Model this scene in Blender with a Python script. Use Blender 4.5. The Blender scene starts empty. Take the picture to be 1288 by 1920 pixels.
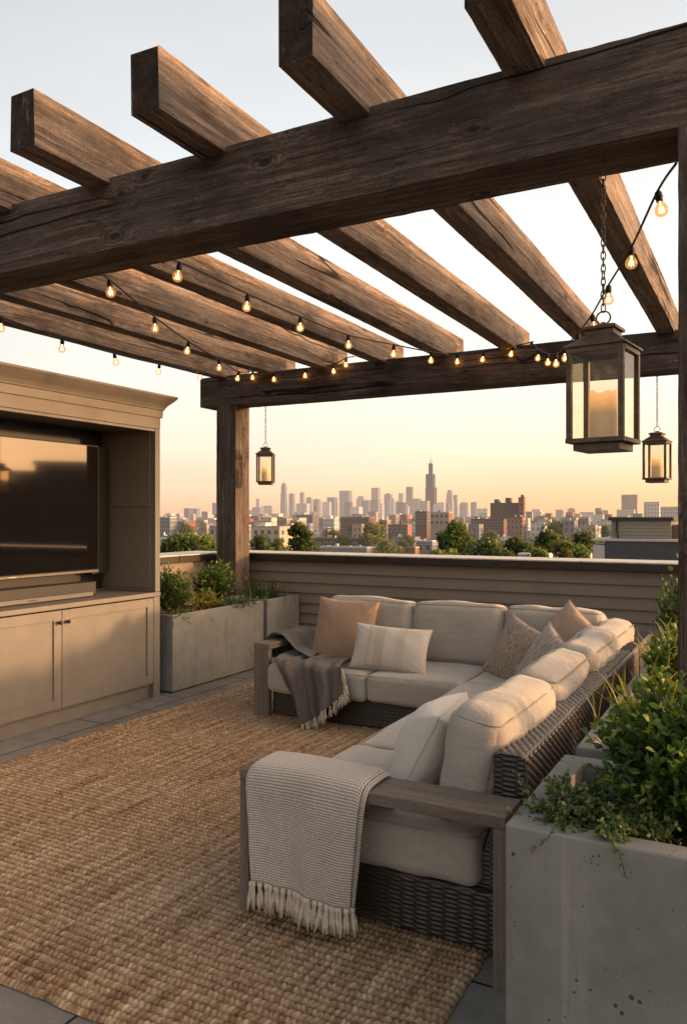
import bpy, bmesh, math, random
import numpy as np
from mathutils import Vector, Matrix, Euler
rnd = random.Random(7); NP = np.random.default_rng(7)
S = bpy.context.scene; COL = S.collection
PI = math.pi
R = math.radians
# ------------------------------------------------------------------ camera geometry (photo pixels, 1288 x 1920)
F, CX, HY, EYE, PHI = 1480.0, 644.0, 968.0, 1.55, R(28.1)
CP, SP = math.cos(PHI), math.sin(PHI)
GROUND = -11.0
def at_depth(x, y, Z):
    u = (x-CX)/F; v = (y-HY)/F; r = u*Z
    return Vector((r*CP-Z*SP, r*SP+Z*CP, EYE-v*Z))
def at_y(x, y, Y):
    u = (x-CX)/F
    return at_depth(x, y, Y/(u*SP+CP))
def at_line(x, y, A, B):           # point over the ground line A-B
    u = (x-CX)/F; a, b = u*CP-SP, u*SP+CP
    dx, dy = B[0]-A[0], B[1]-A[1]
    Z = (dx*A[1]-dy*A[0])/(dx*b-dy*a)
    return at_depth(x, y, Z)
# ------------------------------------------------------------------ object helpers
def link(o, parent=None):
    COL.objects.link(o)
    if parent is not None: o.parent = parent
    return o
def tag(o, label=None, cat=None, group=None, kind=None):
    if label: o['label'] = label
    if cat: o['category'] = cat
    if group: o['group'] = group
    if kind: o['kind'] = kind
    return o
def empty(name, loc=(0, 0, 0), rz=0, label=None, cat=None, group=None):
    o = bpy.data.objects.new(name, None); o.empty_display_size = .1
    o.location = loc; o.rotation_euler = (0, 0, rz)
    link(o); return tag(o, label, cat, group)
def mesh_obj(name, verts, faces, m, parent=None, smooth=False, loc=None, rot=None):
    me = bpy.data.meshes.new(name)
    me.from_pydata([tuple(v) for v in verts], [], [tuple(f) for f in faces])
    me.update()
    if smooth: me.polygons.foreach_set('use_smooth', [True]*len(me.polygons))
    ms = m if isinstance(m, (list, tuple)) else [m]
    for q in ms: me.materials.append(q)
    o = bpy.data.objects.new(name, me)
    if loc is not None: o.location = loc
    if rot is not None: o.rotation_euler = rot
    return link(o, parent)
def np_obj(name, V, Fq, m, parent=None, smooth=True, uv=None, col=None, loc=None, rot=None):
    """V (n,3), Fq (k,3 or 4) numpy; uv / col per vertex"""
    me = bpy.data.meshes.new(name); n, k, c = len(V), len(Fq), Fq.shape[1]
    me.vertices.add(n); me.vertices.foreach_set('co', np.ascontiguousarray(V, dtype=np.float32).ravel())
    me.loops.add(k*c); me.loops.foreach_set('vertex_index', np.ascontiguousarray(Fq, dtype=np.int32).ravel())
    me.polygons.add(k); me.polygons.foreach_set('loop_start', np.arange(0, k*c, c, dtype=np.int32))
    me.polygons.foreach_set('loop_total', np.full(k, c, dtype=np.int32))
    if smooth: me.polygons.foreach_set('use_smooth', np.ones(k, dtype=bool))
    me.update(calc_edges=True)
    if uv is not None:
        l = me.uv_layers.new(name='UVMap'); l.data.foreach_set('uv', np.ascontiguousarray(uv[Fq.ravel()], dtype=np.float32).ravel())
    if col is not None:
        a = me.color_attributes.new('Col', 'FLOAT_COLOR', 'POINT')
        c4 = np.ones((n, 4), dtype=np.float32); c4[:, :3] = col if col.ndim == 2 else col[:, None]
        a.data.foreach_set('color', c4.ravel())
    me.materials.append(m); me.validate()
    o = bpy.data.objects.new(name, me)
    if loc is not None: o.location = loc
    if rot is not None: o.rotation_euler = rot
    return link(o, parent)
def grid_faces(n, m, wrap=False, off=0):
    i, j = np.meshgrid(np.arange(n-1), np.arange(m if wrap else m-1), indexing='ij')
    j2 = (j+1) % m
    return (np.stack([i*m+j, (i+1)*m+j, (i+1)*m+j2, i*m+j2], -1).reshape(-1, 4)+off)
def grid_obj(name, P, m, parent=None, uv=None, flip=False, **k):
    n, mm = P.shape[:2]; f = grid_faces(n, mm)
    if flip: f = f[:, ::-1]
    return np_obj(name, P.reshape(-1, 3), f, m, parent, uv=None if uv is None else uv.reshape(-1, 2), **k)
class MB:
    def __init__(s): s.v = []; s.f = []; s.mi = []
    def add(s, vs, fs, mi=0):
        o = len(s.v); s.v += [tuple(v) for v in vs]
        for f in fs: s.f.append(tuple(i+o for i in f)); s.mi.append(mi)
        return s
    def box(s, x0, x1, y0, y1, z0, z1, mi=0):
        v = [(x, y, z) for z in (z0, z1) for y in (y0, y1) for x in (x0, x1)]
        return s.add(v, [(0, 2, 3, 1), (4, 5, 7, 6), (0, 1, 5, 4), (2, 6, 7, 3), (0, 4, 6, 2), (1, 3, 7, 5)], mi)
    def tube(s, pts, r, n=8, closed=False, caps=True, mi=0):
        pts = [Vector(p) for p in pts]; L = len(pts); rs = r if isinstance(r, (list, tuple)) else [r]*L
        prev = None; rings = []
        for i, p in enumerate(pts):
            if closed: t = pts[(i+1) % L]-pts[i-1]
            else: t = pts[min(i+1, L-1)]-pts[max(i-1, 0)]
            t = t.normalized() if t.length > 1e-9 else Vector((0, 0, 1))
            if prev is None:
                a = Vector((0, 0, 1)) if abs(t.z) < .9 else Vector((1, 0, 0))
                u = t.cross(a).normalized()
            else: u = (prev-t*prev.dot(t)).normalized()
            prev = u; w = t.cross(u)
            rings.append([p+(u*math.cos(2*PI*k/n)+w*math.sin(2*PI*k/n))*rs[i] for k in range(n)])
        vs = [q for g in rings for q in g]; fs = []
        for i in range(L if closed else L-1):
            a, b = i*n, ((i+1) % L)*n
            for k in range(n): fs.append((a+k, a+(k+1) % n, b+(k+1) % n, b+k))
        if caps and not closed: fs += [tuple(range(n-1, -1, -1)), tuple((L-1)*n+k for k in range(n))]
        return s.add(vs, fs, mi)
    def lathe(s, prof, n=20, c=(0, 0, 0), mi=0, cap=True):
        vs = [(c[0]+r*math.cos(2*PI*k/n), c[1]+r*math.sin(2*PI*k/n), c[2]+z) for r, z in prof for k in range(n)]
        fs = []
        for i in range(len(prof)-1):
            for k in range(n): fs.append((i*n+k, i*n+(k+1) % n, (i+1)*n+(k+1) % n, (i+1)*n+k))
        if cap: fs += [tuple(range(n-1, -1, -1)), tuple((len(prof)-1)*n+k for k in range(n))]
        return s.add(vs, fs, mi)
    def prism(s, poly, axis, a, b, mi=0):
        """poly: list of 2D points; axis 'x','y','z' extruded a..b"""
        def p3(p, t): return {'x': (t, p[0], p[1]), 'y': (p[0], t, p[1]), 'z': (p[0], p[1], t)}[axis]
        n = len(poly); vs = [p3(p, a) for p in poly]+[p3(p, b) for p in poly]
        fs = [tuple(range(n)), tuple(range(2*n-1, n-1, -1))]+[(k, n+k, n+(k+1) % n, (k+1) % n) for k in range(n)]
        return s.add(vs, fs, mi)
    def build(s, name, m, parent=None, smooth=False, bevel=0, loc=None, rot=None, seg=2):
        o = mesh_obj(name, s.v, s.f, m, parent, smooth, loc, rot)
        bm = bmesh.new(); bm.from_mesh(o.data); bmesh.ops.recalc_face_normals(bm, faces=bm.faces); bm.to_mesh(o.data); bm.free()
        if isinstance(m, (list, tuple)): o.data.polygons.foreach_set('material_index', s.mi)
        if smooth: o.data.polygons.foreach_set('use_smooth', [True]*len(o.data.polygons))
        if bevel:
            b = o.modifiers.new('bevel', 'BEVEL'); b.width = bevel; b.segments = seg; b.limit_method = 'ANGLE'; b.angle_limit = R(40)
        return o
def vnoise(P, seed=0):
    """cheap smooth noise from summed sines, P (...,3)"""
    g = np.random.default_rng(seed); out = np.zeros(P.shape[:-1])
    for k in range(10):
        d = g.normal(size=3); d /= np.linalg.norm(d); f = g.uniform(.6, 2.2)
        out += np.sin((P@d)*f+g.uniform(0, 6.28))
    return out/4.0
# ------------------------------------------------------------------ material helpers
def new_mat(name):
    m = bpy.data.materials.new(name); m.use_nodes = True; nt = m.node_tree
    b = nt.nodes['Principled BSDF']; return m, nt, b
def nd(nt, t, props=None, **ins):
    n = nt.nodes.new(t)
    for k, v in (props or {}).items(): setattr(n, k, v)
    for k, v in ins.items():
        key = int(k[1:]) if k[0] == 'i' and k[1:].isdigit() else k.replace('_', ' ')
        s = n.inputs[key]
        if hasattr(v, 'bl_rna') and isinstance(v, bpy.types.NodeSocket): nt.links.new(v, s)
        else: s.default_value = v
    return n
def ramp(nt, fac, stops, interp='LINEAR'):
    n = nt.nodes.new('ShaderNodeValToRGB'); n.color_ramp.interpolation = interp
    e = n.color_ramp.elements
    while len(e) < len(stops): e.new(.5)
    for q, (p, c) in zip(e, stops):
        q.position = p; q.color = (c, c, c, 1) if isinstance(c, (int, float)) else (*c, 1)
    nt.links.new(fac, n.inputs[0]); return n.outputs[0]
def mixc(nt, fac, a, b, mode='MIX'):
    n = nt.nodes.new('ShaderNodeMix'); n.data_type = 'RGBA'; n.blend_type = mode
    for s, v in ((n.inputs[0], fac), (n.inputs[6], a), (n.inputs[7], b)):
        if isinstance(v, bpy.types.NodeSocket): nt.links.new(v, s)
        elif isinstance(v, (int, float)): s.default_value = v if s.type == 'VALUE' else (v, v, v, 1)
        else: s.default_value = (*v, 1)
    return n.outputs[2]
def math_(nt, op, a, b=0.0, c=None):
    n = nt.nodes.new('ShaderNodeMath'); n.operation = op
    for i, v in enumerate((a, b) if c is None else (a, b, c)):
        if isinstance(v, bpy.types.NodeSocket): nt.links.new(v, n.inputs[i])
        else: n.inputs[i].default_value = v
    return n.outputs[0]
def coords(nt, kind='Object', scale=(1, 1, 1), rand=True, rot=(0, 0, 0)):
    tc = nt.nodes.new('ShaderNodeTexCoord'); v = tc.outputs[kind]
    if rand:
        oi = nt.nodes.new('ShaderNodeObjectInfo')
        a = nd(nt, 'ShaderNodeVectorMath', {'operation': 'SCALE'}, i0=(37., 61., 23.), Scale=oi.outputs['Random'])
        v = nd(nt, 'ShaderNodeVectorMath', {'operation': 'ADD'}, i0=v, i1=a.outputs[0]).outputs[0]
    return nd(nt, 'ShaderNodeMapping', None, Vector=v, Scale=scale, Rotation=rot).outputs[0]
def noise(nt, v, scale, detail=4, rough=.55, dist=0):
    return nd(nt, 'ShaderNodeTexNoise', None, Vector=v, Scale=scale, Detail=detail, Roughness=rough, Distortion=dist).outputs[0]
def bump(nt, bsdf, h, strength=.4, dist=.01):
    n = nd(nt, 'ShaderNodeBump', None, Height=h, Strength=strength, Distance=dist)
    nt.links.new(n.outputs[0], bsdf.inputs['Normal']); return n
def setc(nt, bsdf, c, rough=.7, spec=.3):
    if isinstance(c, bpy.types.NodeSocket): nt.links.new(c, bsdf.inputs['Base Color'])
    else: bsdf.inputs['Base Color'].default_value = (*c, 1)
    if isinstance(rough, bpy.types.NodeSocket): nt.links.new(rough, bsdf.inputs['Roughness'])
    else: bsdf.inputs['Roughness'].default_value = rough
    bsdf.inputs['Specular IOR Level'].default_value = spec

def wood_mat(name, dark, mid, light, cracks=.9, bstr=.5):
    m, nt, b = new_mat(name)
    v = coords(nt, scale=(1, 1, 1))
    def mp(vec, sc, loc=(0, 0, 0)): return nd(nt, 'ShaderNodeMapping', None, Vector=vec, Scale=sc, Location=loc).outputs[0]
    kn = nd(nt, 'ShaderNodeTexVoronoi', None, Vector=mp(v, (2.5, 5.2, 5.2)), Scale=1.0, Randomness=1.0)
    kd = kn.outputs['Distance']
    warp = nd(nt, 'ShaderNodeTexNoise', None, Vector=mp(v, (1.1, 3, 3)), Scale=1.0, Detail=1.5)
    vv = nd(nt, 'ShaderNodeVectorMath', {'operation': 'MULTIPLY_ADD'}, i0=warp.outputs['Color'], i1=(.0, .05, .05), i2=v).outputs[0]
    # grain bends round the knots
    kb = ramp(nt, kd, [(0, .5), (.12, .25), (.3, 0)])
    kv = nd(nt, 'ShaderNodeCombineXYZ', None, Y=math_(nt, 'MULTIPLY', kb, .07), Z=math_(nt, 'MULTIPLY', kb, .07)).outputs[0]
    vv = nd(nt, 'ShaderNodeVectorMath', {'operation': 'ADD'}, i0=vv, i1=kv).outputs[0]
    g1 = noise(nt, mp(vv, (1.1, 42, 42)), 1.0, 5, .72)
    g2 = noise(nt, mp(vv, (9, 150, 150)), 1.0, 4, .75)
    g3 = noise(nt, mp(v, (90, 90, 90)), 1.0, 3, .7)
    g2 = math_(nt, 'ADD', math_(nt, 'MULTIPLY', g2, .62), math_(nt, 'MULTIPLY', g3, .38))
    blot = noise(nt, mp(v, (1.5, 4.2, 4.2)), 1.0, 6, .65)
    ck = noise(nt, mp(vv, (.16, 4.6, 4.6)), 1.0, 2, .4)
    ckd = math_(nt, 'ABSOLUTE', math_(nt, 'SUBTRACT', ck, .5))
    crack = ramp(nt, ckd, [(0, 0), (.0035, .1), (.009, 1), (1, 1)])
    gate = ramp(nt, noise(nt, mp(v, (.7, 1.6, 1.6), (3, 7, 1)), 1.0, 1), [(.505, 1), (.56, 0)])
    crack = math_(nt, 'MAXIMUM', crack, math_(nt, 'MULTIPLY', gate, .98))
    ck2 = math_(nt, 'ABSOLUTE', math_(nt, 'SUBTRACT', noise(nt, mp(vv, (.9, 22, 22), (1, 2, 3)), 1.0, 2, .5), .5))
    fine = math_(nt, 'MAXIMUM', ramp(nt, ck2, [(0, .35), (.012, 1), (1, 1)]), ramp(nt, noise(nt, mp(v, (1.6, 5, 5), (9, 1, 4)), 1.0, 2), [(.42, 1), (.52, 0)]))
    knot = ramp(nt, kd, [(.0, .05), (.05, .3), (.085, .7), (.13, 1)])
    kring = nd(nt, 'ShaderNodeMath', {'operation': 'SINE'}, i0=math_(nt, 'MULTIPLY', kd, 75.0)).outputs[0]
    kring = math_(nt, 'MULTIPLY', kring, ramp(nt, kd, [(0, 1), (.3, 0)]))
    g = math_(nt, 'ADD', math_(nt, 'MULTIPLY', g1, .5), math_(nt, 'MULTIPLY', g2, .5))
    g = math_(nt, 'ADD', g, math_(nt, 'MULTIPLY', kring, .05))
    c = ramp(nt, g, [(.4, dark), (.5, mid), (.585, light)])
    c = mixc(nt, ramp(nt, blot, [(.48, 0), (.66, .85*min(1, cracks+.2))]), c, [q*.6 for q in dark])
    grey = sum(mid)/3
    c = mixc(nt, ramp(nt, noise(nt, v, 1.9, 5, .6), [(.42, 0), (.7, .5)]), c, (grey*1.1, grey*1.02, grey*.94))
    c = mixc(nt, 1.0, c, mixc(nt, cracks, (1, 1, 1), crack), 'MULTIPLY')
    c = mixc(nt, 1.0, c, mixc(nt, cracks*.8, (1, 1, 1), fine), 'MULTIPLY')
    c = mixc(nt, 1.0, c, mixc(nt, cracks*.9, (1, 1, 1), knot), 'MULTIPLY')
    if cracks > .1:
        on = nd(nt, 'ShaderNodeSeparateXYZ', None, Vector=nt.nodes.new('ShaderNodeTexCoord').outputs['Normal']).outputs[0]
        eg = math_(nt, 'GREATER_THAN', math_(nt, 'ABSOLUTE', on), .8)
        sp = nd(nt, 'ShaderNodeSeparateXYZ', None, Vector=mp(v, (1, 1, 1)))
        ring = math_(nt, 'ADD', math_(nt, 'MULTIPLY', noise(nt, mp(v, (1, 14, 14)), 1.0, 6, .7), .7), math_(nt, 'MULTIPLY', noise(nt, mp(v, (1, 90, 30)), 1.0, 4, .7), .3))
        ec = ramp(nt, ring, [(.35, tuple(q*.22 for q in dark)), (.55, tuple(q*.62 for q in dark)), (.7, tuple(q*1.2 for q in dark))])
        stn = ramp(nt, noise(nt, mp(v, (1, 24, 6)), 1.0, 5, .7), [(.6, 0), (.7, .75)])
        ec = mixc(nt, stn, ec, (.3, .25, .19))
        c = mixc(nt, eg, c, ec)
    setc(nt, b, c, .85, .2)
    h = math_(nt, 'ADD', math_(nt, 'MULTIPLY', g, .7), math_(nt, 'MULTIPLY', crack, 1.3*cracks))
    h = math_(nt, 'ADD', h, math_(nt, 'MULTIPLY', fine, .4*cracks))
    bump(nt, b, h, bstr, .012); return m
def plain_mat(name, col, rough=.6, spec=.4, metallic=0., nz=.12, ns=8, bs=.1, grime=None):
    m, nt, b = new_mat(name); v = coords(nt)
    n = noise(nt, v, ns, 5); c = ramp(nt, n, [(.3, tuple(q*(1-nz) for q in col)), (.7, tuple(q*(1+nz) for q in col))])
    if grime:
        c = mixc(nt, ramp(nt, noise(nt, v, 2.1, 6, .65), [(.45, 0), (.75, grime)]), c, tuple(q*.45 for q in col))
    setc(nt, b, c, rough, spec); b.inputs['Metallic'].default_value = metallic
    if bs: bump(nt, b, noise(nt, v, ns*9, 4), bs, .004)
    return m
def concrete_mat(name, col, pits=True):
    m, nt, b = new_mat(name); v = coords(nt)
    n1 = noise(nt, v, 2.2, 6, .6); n2 = noise(nt, v, 14, 5, .6); st = noise(nt, nd(nt, 'ShaderNodeMapping', None, Vector=v, Scale=(9, 9, .7)).outputs[0], 1.0, 4, .6)
    c = ramp(nt, n1, [(.3, tuple(q*.58 for q in col)), (.5, col), (.7, tuple(q*1.35 for q in col))])
    c = mixc(nt, .35, c, ramp(nt, n2, [(.3, tuple(q*.75 for q in col)), (.7, tuple(q*1.2 for q in col))]))
    c = mixc(nt, ramp(nt, st, [(.6, 0), (.74, .35)]), c, tuple(q*1.55 for q in col))
    c = mixc(nt, ramp(nt, st, [(.25, .35), (.4, 0)]), c, tuple(q*.5 for q in col))
    h = math_(nt, 'MULTIPLY', n2, .25)
    fs = noise(nt, nd(nt, 'ShaderNodeMapping', None, Vector=v, Scale=(26, 26, .9)).outputs[0], 1.0, 2, .5)
    c = mixc(nt, ramp(nt, fs, [(.66, 0), (.71, .4)]), c, tuple(q*1.5 for q in col))
    blot = noise(nt, v, 5.5, 6, .7)
    c = mixc(nt, ramp(nt, blot, [(.5, 0), (.7, .4)]), c, tuple(q*.62 for q in col))
    if pits:
        for sc, th, gs in ((34.0, .3, 7.0), (75.0, .28, 12.0)):
            vo = nd(nt, 'ShaderNodeTexVoronoi', None, Vector=v, Scale=sc)
            size = math_(nt, 'MULTIPLY', ramp(nt, noise(nt, v, gs, 3), [(.5, 0), (.68, 1)]), th)
            p = ramp(nt, math_(nt, 'SUBTRACT', size, vo.outputs['Distance']), [(0, 0), (.04, 1)])
            c = mixc(nt, math_(nt, 'MULTIPLY', p, .85), c, tuple(q*.16 for q in col)); h = math_(nt, 'SUBTRACT', h, p)
    setc(nt, b, c, .85, .25); bump(nt, b, h, .35, .006); return m
def fabric_mat(name, c0, c1, wscale=420, blot=.25, sheen=.3, bs=.25):
    m, nt, b = new_mat(name); v = coords(nt)
    th = noise(nt, nd(nt, 'ShaderNodeMapping', None, Vector=v, Scale=(wscale*.22, wscale, wscale)).outputs[0], 1.0, 2)
    tv = noise(nt, nd(nt, 'ShaderNodeMapping', None, Vector=v, Scale=(wscale, wscale*.22, wscale*.3)).outputs[0], 1.0, 2)
    t = math_(nt, 'MULTIPLY', math_(nt, 'ADD', th, tv), .5)
    c = ramp(nt, t, [(.35, c0), (.65, c1)])
    c = mixc(nt, ramp(nt, noise(nt, v, 3.0, 5), [(.4, 0), (.75, blot)]), c, tuple(q*.72 for q in c0))
    setc(nt, b, c, .92, .1); b.inputs['Sheen Weight'].default_value = sheen
    wr = noise(nt, nd(nt, 'ShaderNodeMapping', None, Vector=v, Scale=(5, 5, 13)).outputs[0], 1.0, 5, .6, 1.2)
    h = math_(nt, 'ADD', math_(nt, 'MULTIPLY', t, .35), math_(nt, 'MULTIPLY', noise(nt, v, 9, 4, .6), 1.6)); h = math_(nt, 'ADD', h, math_(nt, 'MULTIPLY', wr, 2.2))
    bump(nt, b, h, bs*1.25, .012); return m
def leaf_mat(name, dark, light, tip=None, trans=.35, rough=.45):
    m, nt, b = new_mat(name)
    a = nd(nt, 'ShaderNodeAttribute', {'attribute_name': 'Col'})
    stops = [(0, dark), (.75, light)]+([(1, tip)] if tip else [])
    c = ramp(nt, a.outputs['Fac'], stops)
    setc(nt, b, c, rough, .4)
    tr = nd(nt, 'ShaderNodeBsdfTranslucent', None, Color=mixc(nt, 1.0, c, (1.3, 1.35, .6), 'MULTIPLY'))
    mx = nd(nt, 'ShaderNodeMixShader', None, Fac=trans, i1=b.outputs[0], i2=tr.outputs[0])
    nt.links.new(mx.outputs[0], nt.nodes['Material Output'].inputs[0]); return m
def emit_mat(name, col, strength):
    m, nt, b = new_mat(name); setc(nt, b, col, .5)
    b.inputs['Emission Color'].default_value = (*col, 1); b.inputs['Emission Strength'].default_value = strength; return m

M = {}
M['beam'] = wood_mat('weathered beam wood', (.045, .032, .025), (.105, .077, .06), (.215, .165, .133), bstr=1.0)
M['beam_lit'] = wood_mat('sunlit tone rafter wood', (.075, .051, .038), (.2, .142, .106), (.38, .285, .22), bstr=1.0)  # lighter copy of the beam timber; light on the rafters put in colour
M['armwood'] = wood_mat('grey stained teak', (.12, .094, .07), (.17, .135, .104), (.22, .18, .14), cracks=.0, bstr=.12)
M['concrete'] = concrete_mat('cast concrete', (.2, .196, .185))
M['concrete_pale'] = concrete_mat('cast concrete smooth', (.19, .19, .184), False)
M['soil'] = plain_mat('potting soil', (.022, .016, .012), .95, .1, nz=.5, ns=60, bs=.9)
M['cabinet'] = plain_mat('taupe cabinet paint', (.18, .164, .144), .5, .3, nz=.07, ns=5, bs=.12, grime=.12)
M['cabinet_in'] = plain_mat('taupe inner panel', (.2, .165, .125), .6, .3, nz=.06, ns=5, bs=.05)
M['black'] = plain_mat('matte black plastic', (.012, .012, .013), .5, .4, nz=.1)
M['rubber'] = plain_mat('black rubber', (.01, .01, .01), .6, .3)
M['iron'] = plain_mat('bronze iron', (.125, .083, .055), .55, .5, metallic=.35, nz=.4, ns=30, bs=.25, grime=.5)
M['knob'] = plain_mat('dark bronze knob', (.03, .022, .018), .35, .5, metallic=.8)
M['silver'] = plain_mat('brushed aluminium', (.1, .095, .088), .5, .5, metallic=.6, nz=.05)
M['siding'] = plain_mat('taupe lap siding', (.225, .18, .142), .6, .3, nz=.06, ns=3, bs=.06, grime=.25)
M['cap'] = plain_mat('dark coping metal', (.035, .028, .023), .38, .5, metallic=.3, nz=.15)
M['captop'] = plain_mat('pale sky-sheen coping top', (.6, .5, .39), .42, .5, metallic=.2, nz=.15, grime=.3)  # sky reflection on the coping put in as a pale colour
M['linen'] = fabric_mat('warm grey linen', (.335, .298, .254), (.43, .387, .332))
M['linen_pipe'] = plain_mat('linen piping', (.33, .292, .248), .9, .1)
M['clay'] = fabric_mat('clay linen', (.27, .178, .12), (.36, .24, .165), blot=.2)
M['tan'] = fabric_mat('tan linen', (.36, .245, .17), (.46, .32, .225), blot=.2)
M['fringe'] = plain_mat('cream yarn', (.5, .43, .35), .95, .1, nz=.25, ns=90)
M['fringe_pale'] = plain_mat('pale taupe yarn', (.52, .45, .38), .95, .1, nz=.2, ns=90)
def wax_mat():
    m, nt, b = new_mat('glowing candle wax'); v = coords(nt, rand=False)
    z = nd(nt, 'ShaderNodeSeparateXYZ', None, Vector=v).outputs[2]
    g = ramp(nt, math_(nt, 'MULTIPLY', z, 5.5), [(0, (.16, .11, .075)), (.5, (.22, .13, .07)), (.72, (.75, .34, .1)), (.9, (1.0, .52, .18)), (1, (1.0, .6, .25))])
    setc(nt, b, (.5, .37, .24), .5); nt.links.new(g, b.inputs['Emission Color']); b.inputs['Emission Strength'].default_value = .95
    return m
M['wax'] = wax_mat()
M['filament'] = emit_mat('hot filament', (1, .46, .12), 75)
def pane_mat(name, tint, refl=.12, dirt=.12):
    m, nt, b = new_mat(name)
    t = nd(nt, 'ShaderNodeBsdfTransparent', None, Color=(*tint, 1)); g = nd(nt, 'ShaderNodeBsdfGlossy', None, Color=(1, 1, 1, 1), Roughness=.03)
    lw = nd(nt, 'ShaderNodeLayerWeight', None, Blend=.5)
    fr = ramp(nt, lw.outputs['Facing'], [(0, .04), (.6, .07), (.85, .2), (1, .5)])
    d = nd(nt, 'ShaderNodeBsdfTranslucent', None, Color=(.6, .5, .38, 1))
    a = nd(nt, 'ShaderNodeMixShader', None, Fac=fr, i1=t.outputs[0], i2=g.outputs[0])
    n = ramp(nt, noise(nt, coords(nt), 16, 7, .7), [(.45, 0), (.75, dirt)])
    x = nd(nt, 'ShaderNodeMixShader', None, Fac=n, i1=a.outputs[0], i2=d.outputs[0])
    nt.links.new(x.outputs[0], nt.nodes['Material Output'].inputs[0]); return m
M['pane'] = pane_mat('lantern glass', (.97, .91, .79))
def bulb_mat():
    m, nt, b = new_mat('amber bulb glass')
    t = nd(nt, 'ShaderNodeBsdfTransparent', None, Color=(1, .86, .6, 1)); g = nd(nt, 'ShaderNodeBsdfGlossy', None, Roughness=.04)
    e = nd(nt, 'ShaderNodeEmission', None, Color=(1, .45, .12, 1), Strength=1.0)
    lw = nd(nt, 'ShaderNodeLayerWeight', None, Blend=.4)
    a = nd(nt, 'ShaderNodeMixShader', None, Fac=ramp(nt, lw.outputs['Facing'], [(0, .04), (.6, .08), (1, .4)]), i1=t.outputs[0], i2=g.outputs[0])
    x = nd(nt, 'ShaderNodeMixShader', None, Fac=ramp(nt, lw.outputs['Facing'], [(0, .42), (.6, .34), (1, .65)]), i1=a.outputs[0], i2=e.outputs[0])
    nt.links.new(x.outputs[0], nt.nodes['Material Output'].inputs[0]); return m
M['bulb'] = bulb_mat()
def screen_mat():
    m, nt, b = new_mat('dark screen glass'); setc(nt, b, (.004, .004, .005), .06, .5)
    g = nd(nt, 'ShaderNodeBsdfGlossy', None, Color=(.47, .36, .26, 1), Roughness=.03)
    fr = nd(nt, 'ShaderNodeFresnel', None, IOR=1.9)
    x = nd(nt, 'ShaderNodeMixShader', None, Fac=fr.outputs[0], i1=b.outputs[0], i2=g.outputs[0])
    nt.links.new(x.outputs[0], nt.nodes['Material Output'].inputs[0]); return m
M['screen'] = screen_mat()
def wicker_mat(k=1.0):
    m, nt, b = new_mat('dark brown resin wicker')
    uv = nt.nodes.new('ShaderNodeUVMap').outputs[0]
    n = noise(nt, nd(nt, 'ShaderNodeMapping', None, Vector=uv, Scale=(12, 160, 1)).outputs[0], 1.0, 3)
    a = nd(nt, 'ShaderNodeAttribute', {'attribute_name': 'Col'})
    c = ramp(nt, n, [(.3, (.045*k, .033*k, .025*k)), (.55, (.09*k, .068*k, .052*k)), (.75, (.16*k, .125*k, .098*k))])
    c = mixc(nt, 1.0, c, ramp(nt, a.outputs['Fac'], [(0, .06), (.45, .6), (1, 1.5)]), 'MULTIPLY')  # shaded weave gaps and bright strand tops painted from the relief
    setc(nt, b, c, .38, .6); return m
M['wicker'] = wicker_mat(1.35); M['wicker_dark'] = wicker_mat(.42)  # one wicker in two tones; the lighter holds its sunlit strands in colour
def rug_mat():
    m, nt, b = new_mat('braided jute'); v = coords(nt, rand=False)
    a = nd(nt, 'ShaderNodeAttribute', {'attribute_name': 'Col'})
    n1 = noise(nt, nd(nt, 'ShaderNodeMapping', None, Vector=v, Scale=(38, 1.4, 1)).outputs[0], 1.0, 4, .6)
    n2 = noise(nt, v, 38, 5, .75); n3 = noise(nt, v, 3.0, 5, .6); n4 = noise(nt, nd(nt, 'ShaderNodeMapping', None, Vector=v, Scale=(90, 420, 90)).outputs[0], 1.0, 2)
    t = math_(nt, 'ADD', math_(nt, 'MULTIPLY', n1, .46), math_(nt, 'MULTIPLY', n2, .42)); t = math_(nt, 'ADD', t, math_(nt, 'MULTIPLY', n3, .12))
    c = ramp(nt, t, [(.36, (.15, .08, .042)), (.45, (.32, .195, .108)), (.54, (.48, .325, .195)), (.64, (.65, .5, .34))])
    c = mixc(nt, 1.0, c, ramp(nt, a.outputs['Fac'], [(0, .12), (.42, .64), (1, 1.16)]), 'MULTIPLY')  # shadow between the braided rows painted darker from their height
    c = mixc(nt, .35, c, ramp(nt, n4, [(.3, .45), (.7, 1.3)]), 'MULTIPLY')
    setc(nt, b, c, .95, .08); bump(nt, b, n4, .5, .004); return m
M['rug'] = rug_mat()
def paver_mat():
    m, nt, b = new_mat('grey deck pavers'); v = coords(nt, rand=False)
    br = nd(nt, 'ShaderNodeTexBrick', {'offset': .5, 'squash': 1.0}, Vector=nd(nt, 'ShaderNodeMapping', None, Vector=v, Rotation=(0, 0, PI/2), Location=(.22, .02, 0)).outputs[0], Scale=1.0,
            Color1=(.18, .166, .148, 1), Color2=(.22, .203, .18, 1), Mortar=(.012, .012, .012, 1), Brick_Width=.92, Row_Height=.62)
    br.inputs['Mortar Size'].default_value = .006; br.inputs['Mortar Smooth'].default_value = .1
    n = noise(nt, v, 4, 6, .65); c = mixc(nt, .6, br.outputs['Color'], ramp(nt, n, [(.3, .55), (.7, 1.3)]), 'MULTIPLY')
    c = mixc(nt, .5, c, ramp(nt, noise(nt, v, 120, 3), [(.3, .6), (.7, 1.3)]), 'MULTIPLY')
    setc(nt, b, c, .75, .3)
    bump(nt, b, math_(nt, 'SUBTRACT', math_(nt, 'MULTIPLY', noise(nt, v, 60, 4), .3), br.outputs['Fac']), .4, .006); return m
M['paver'] = paver_mat()
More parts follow.
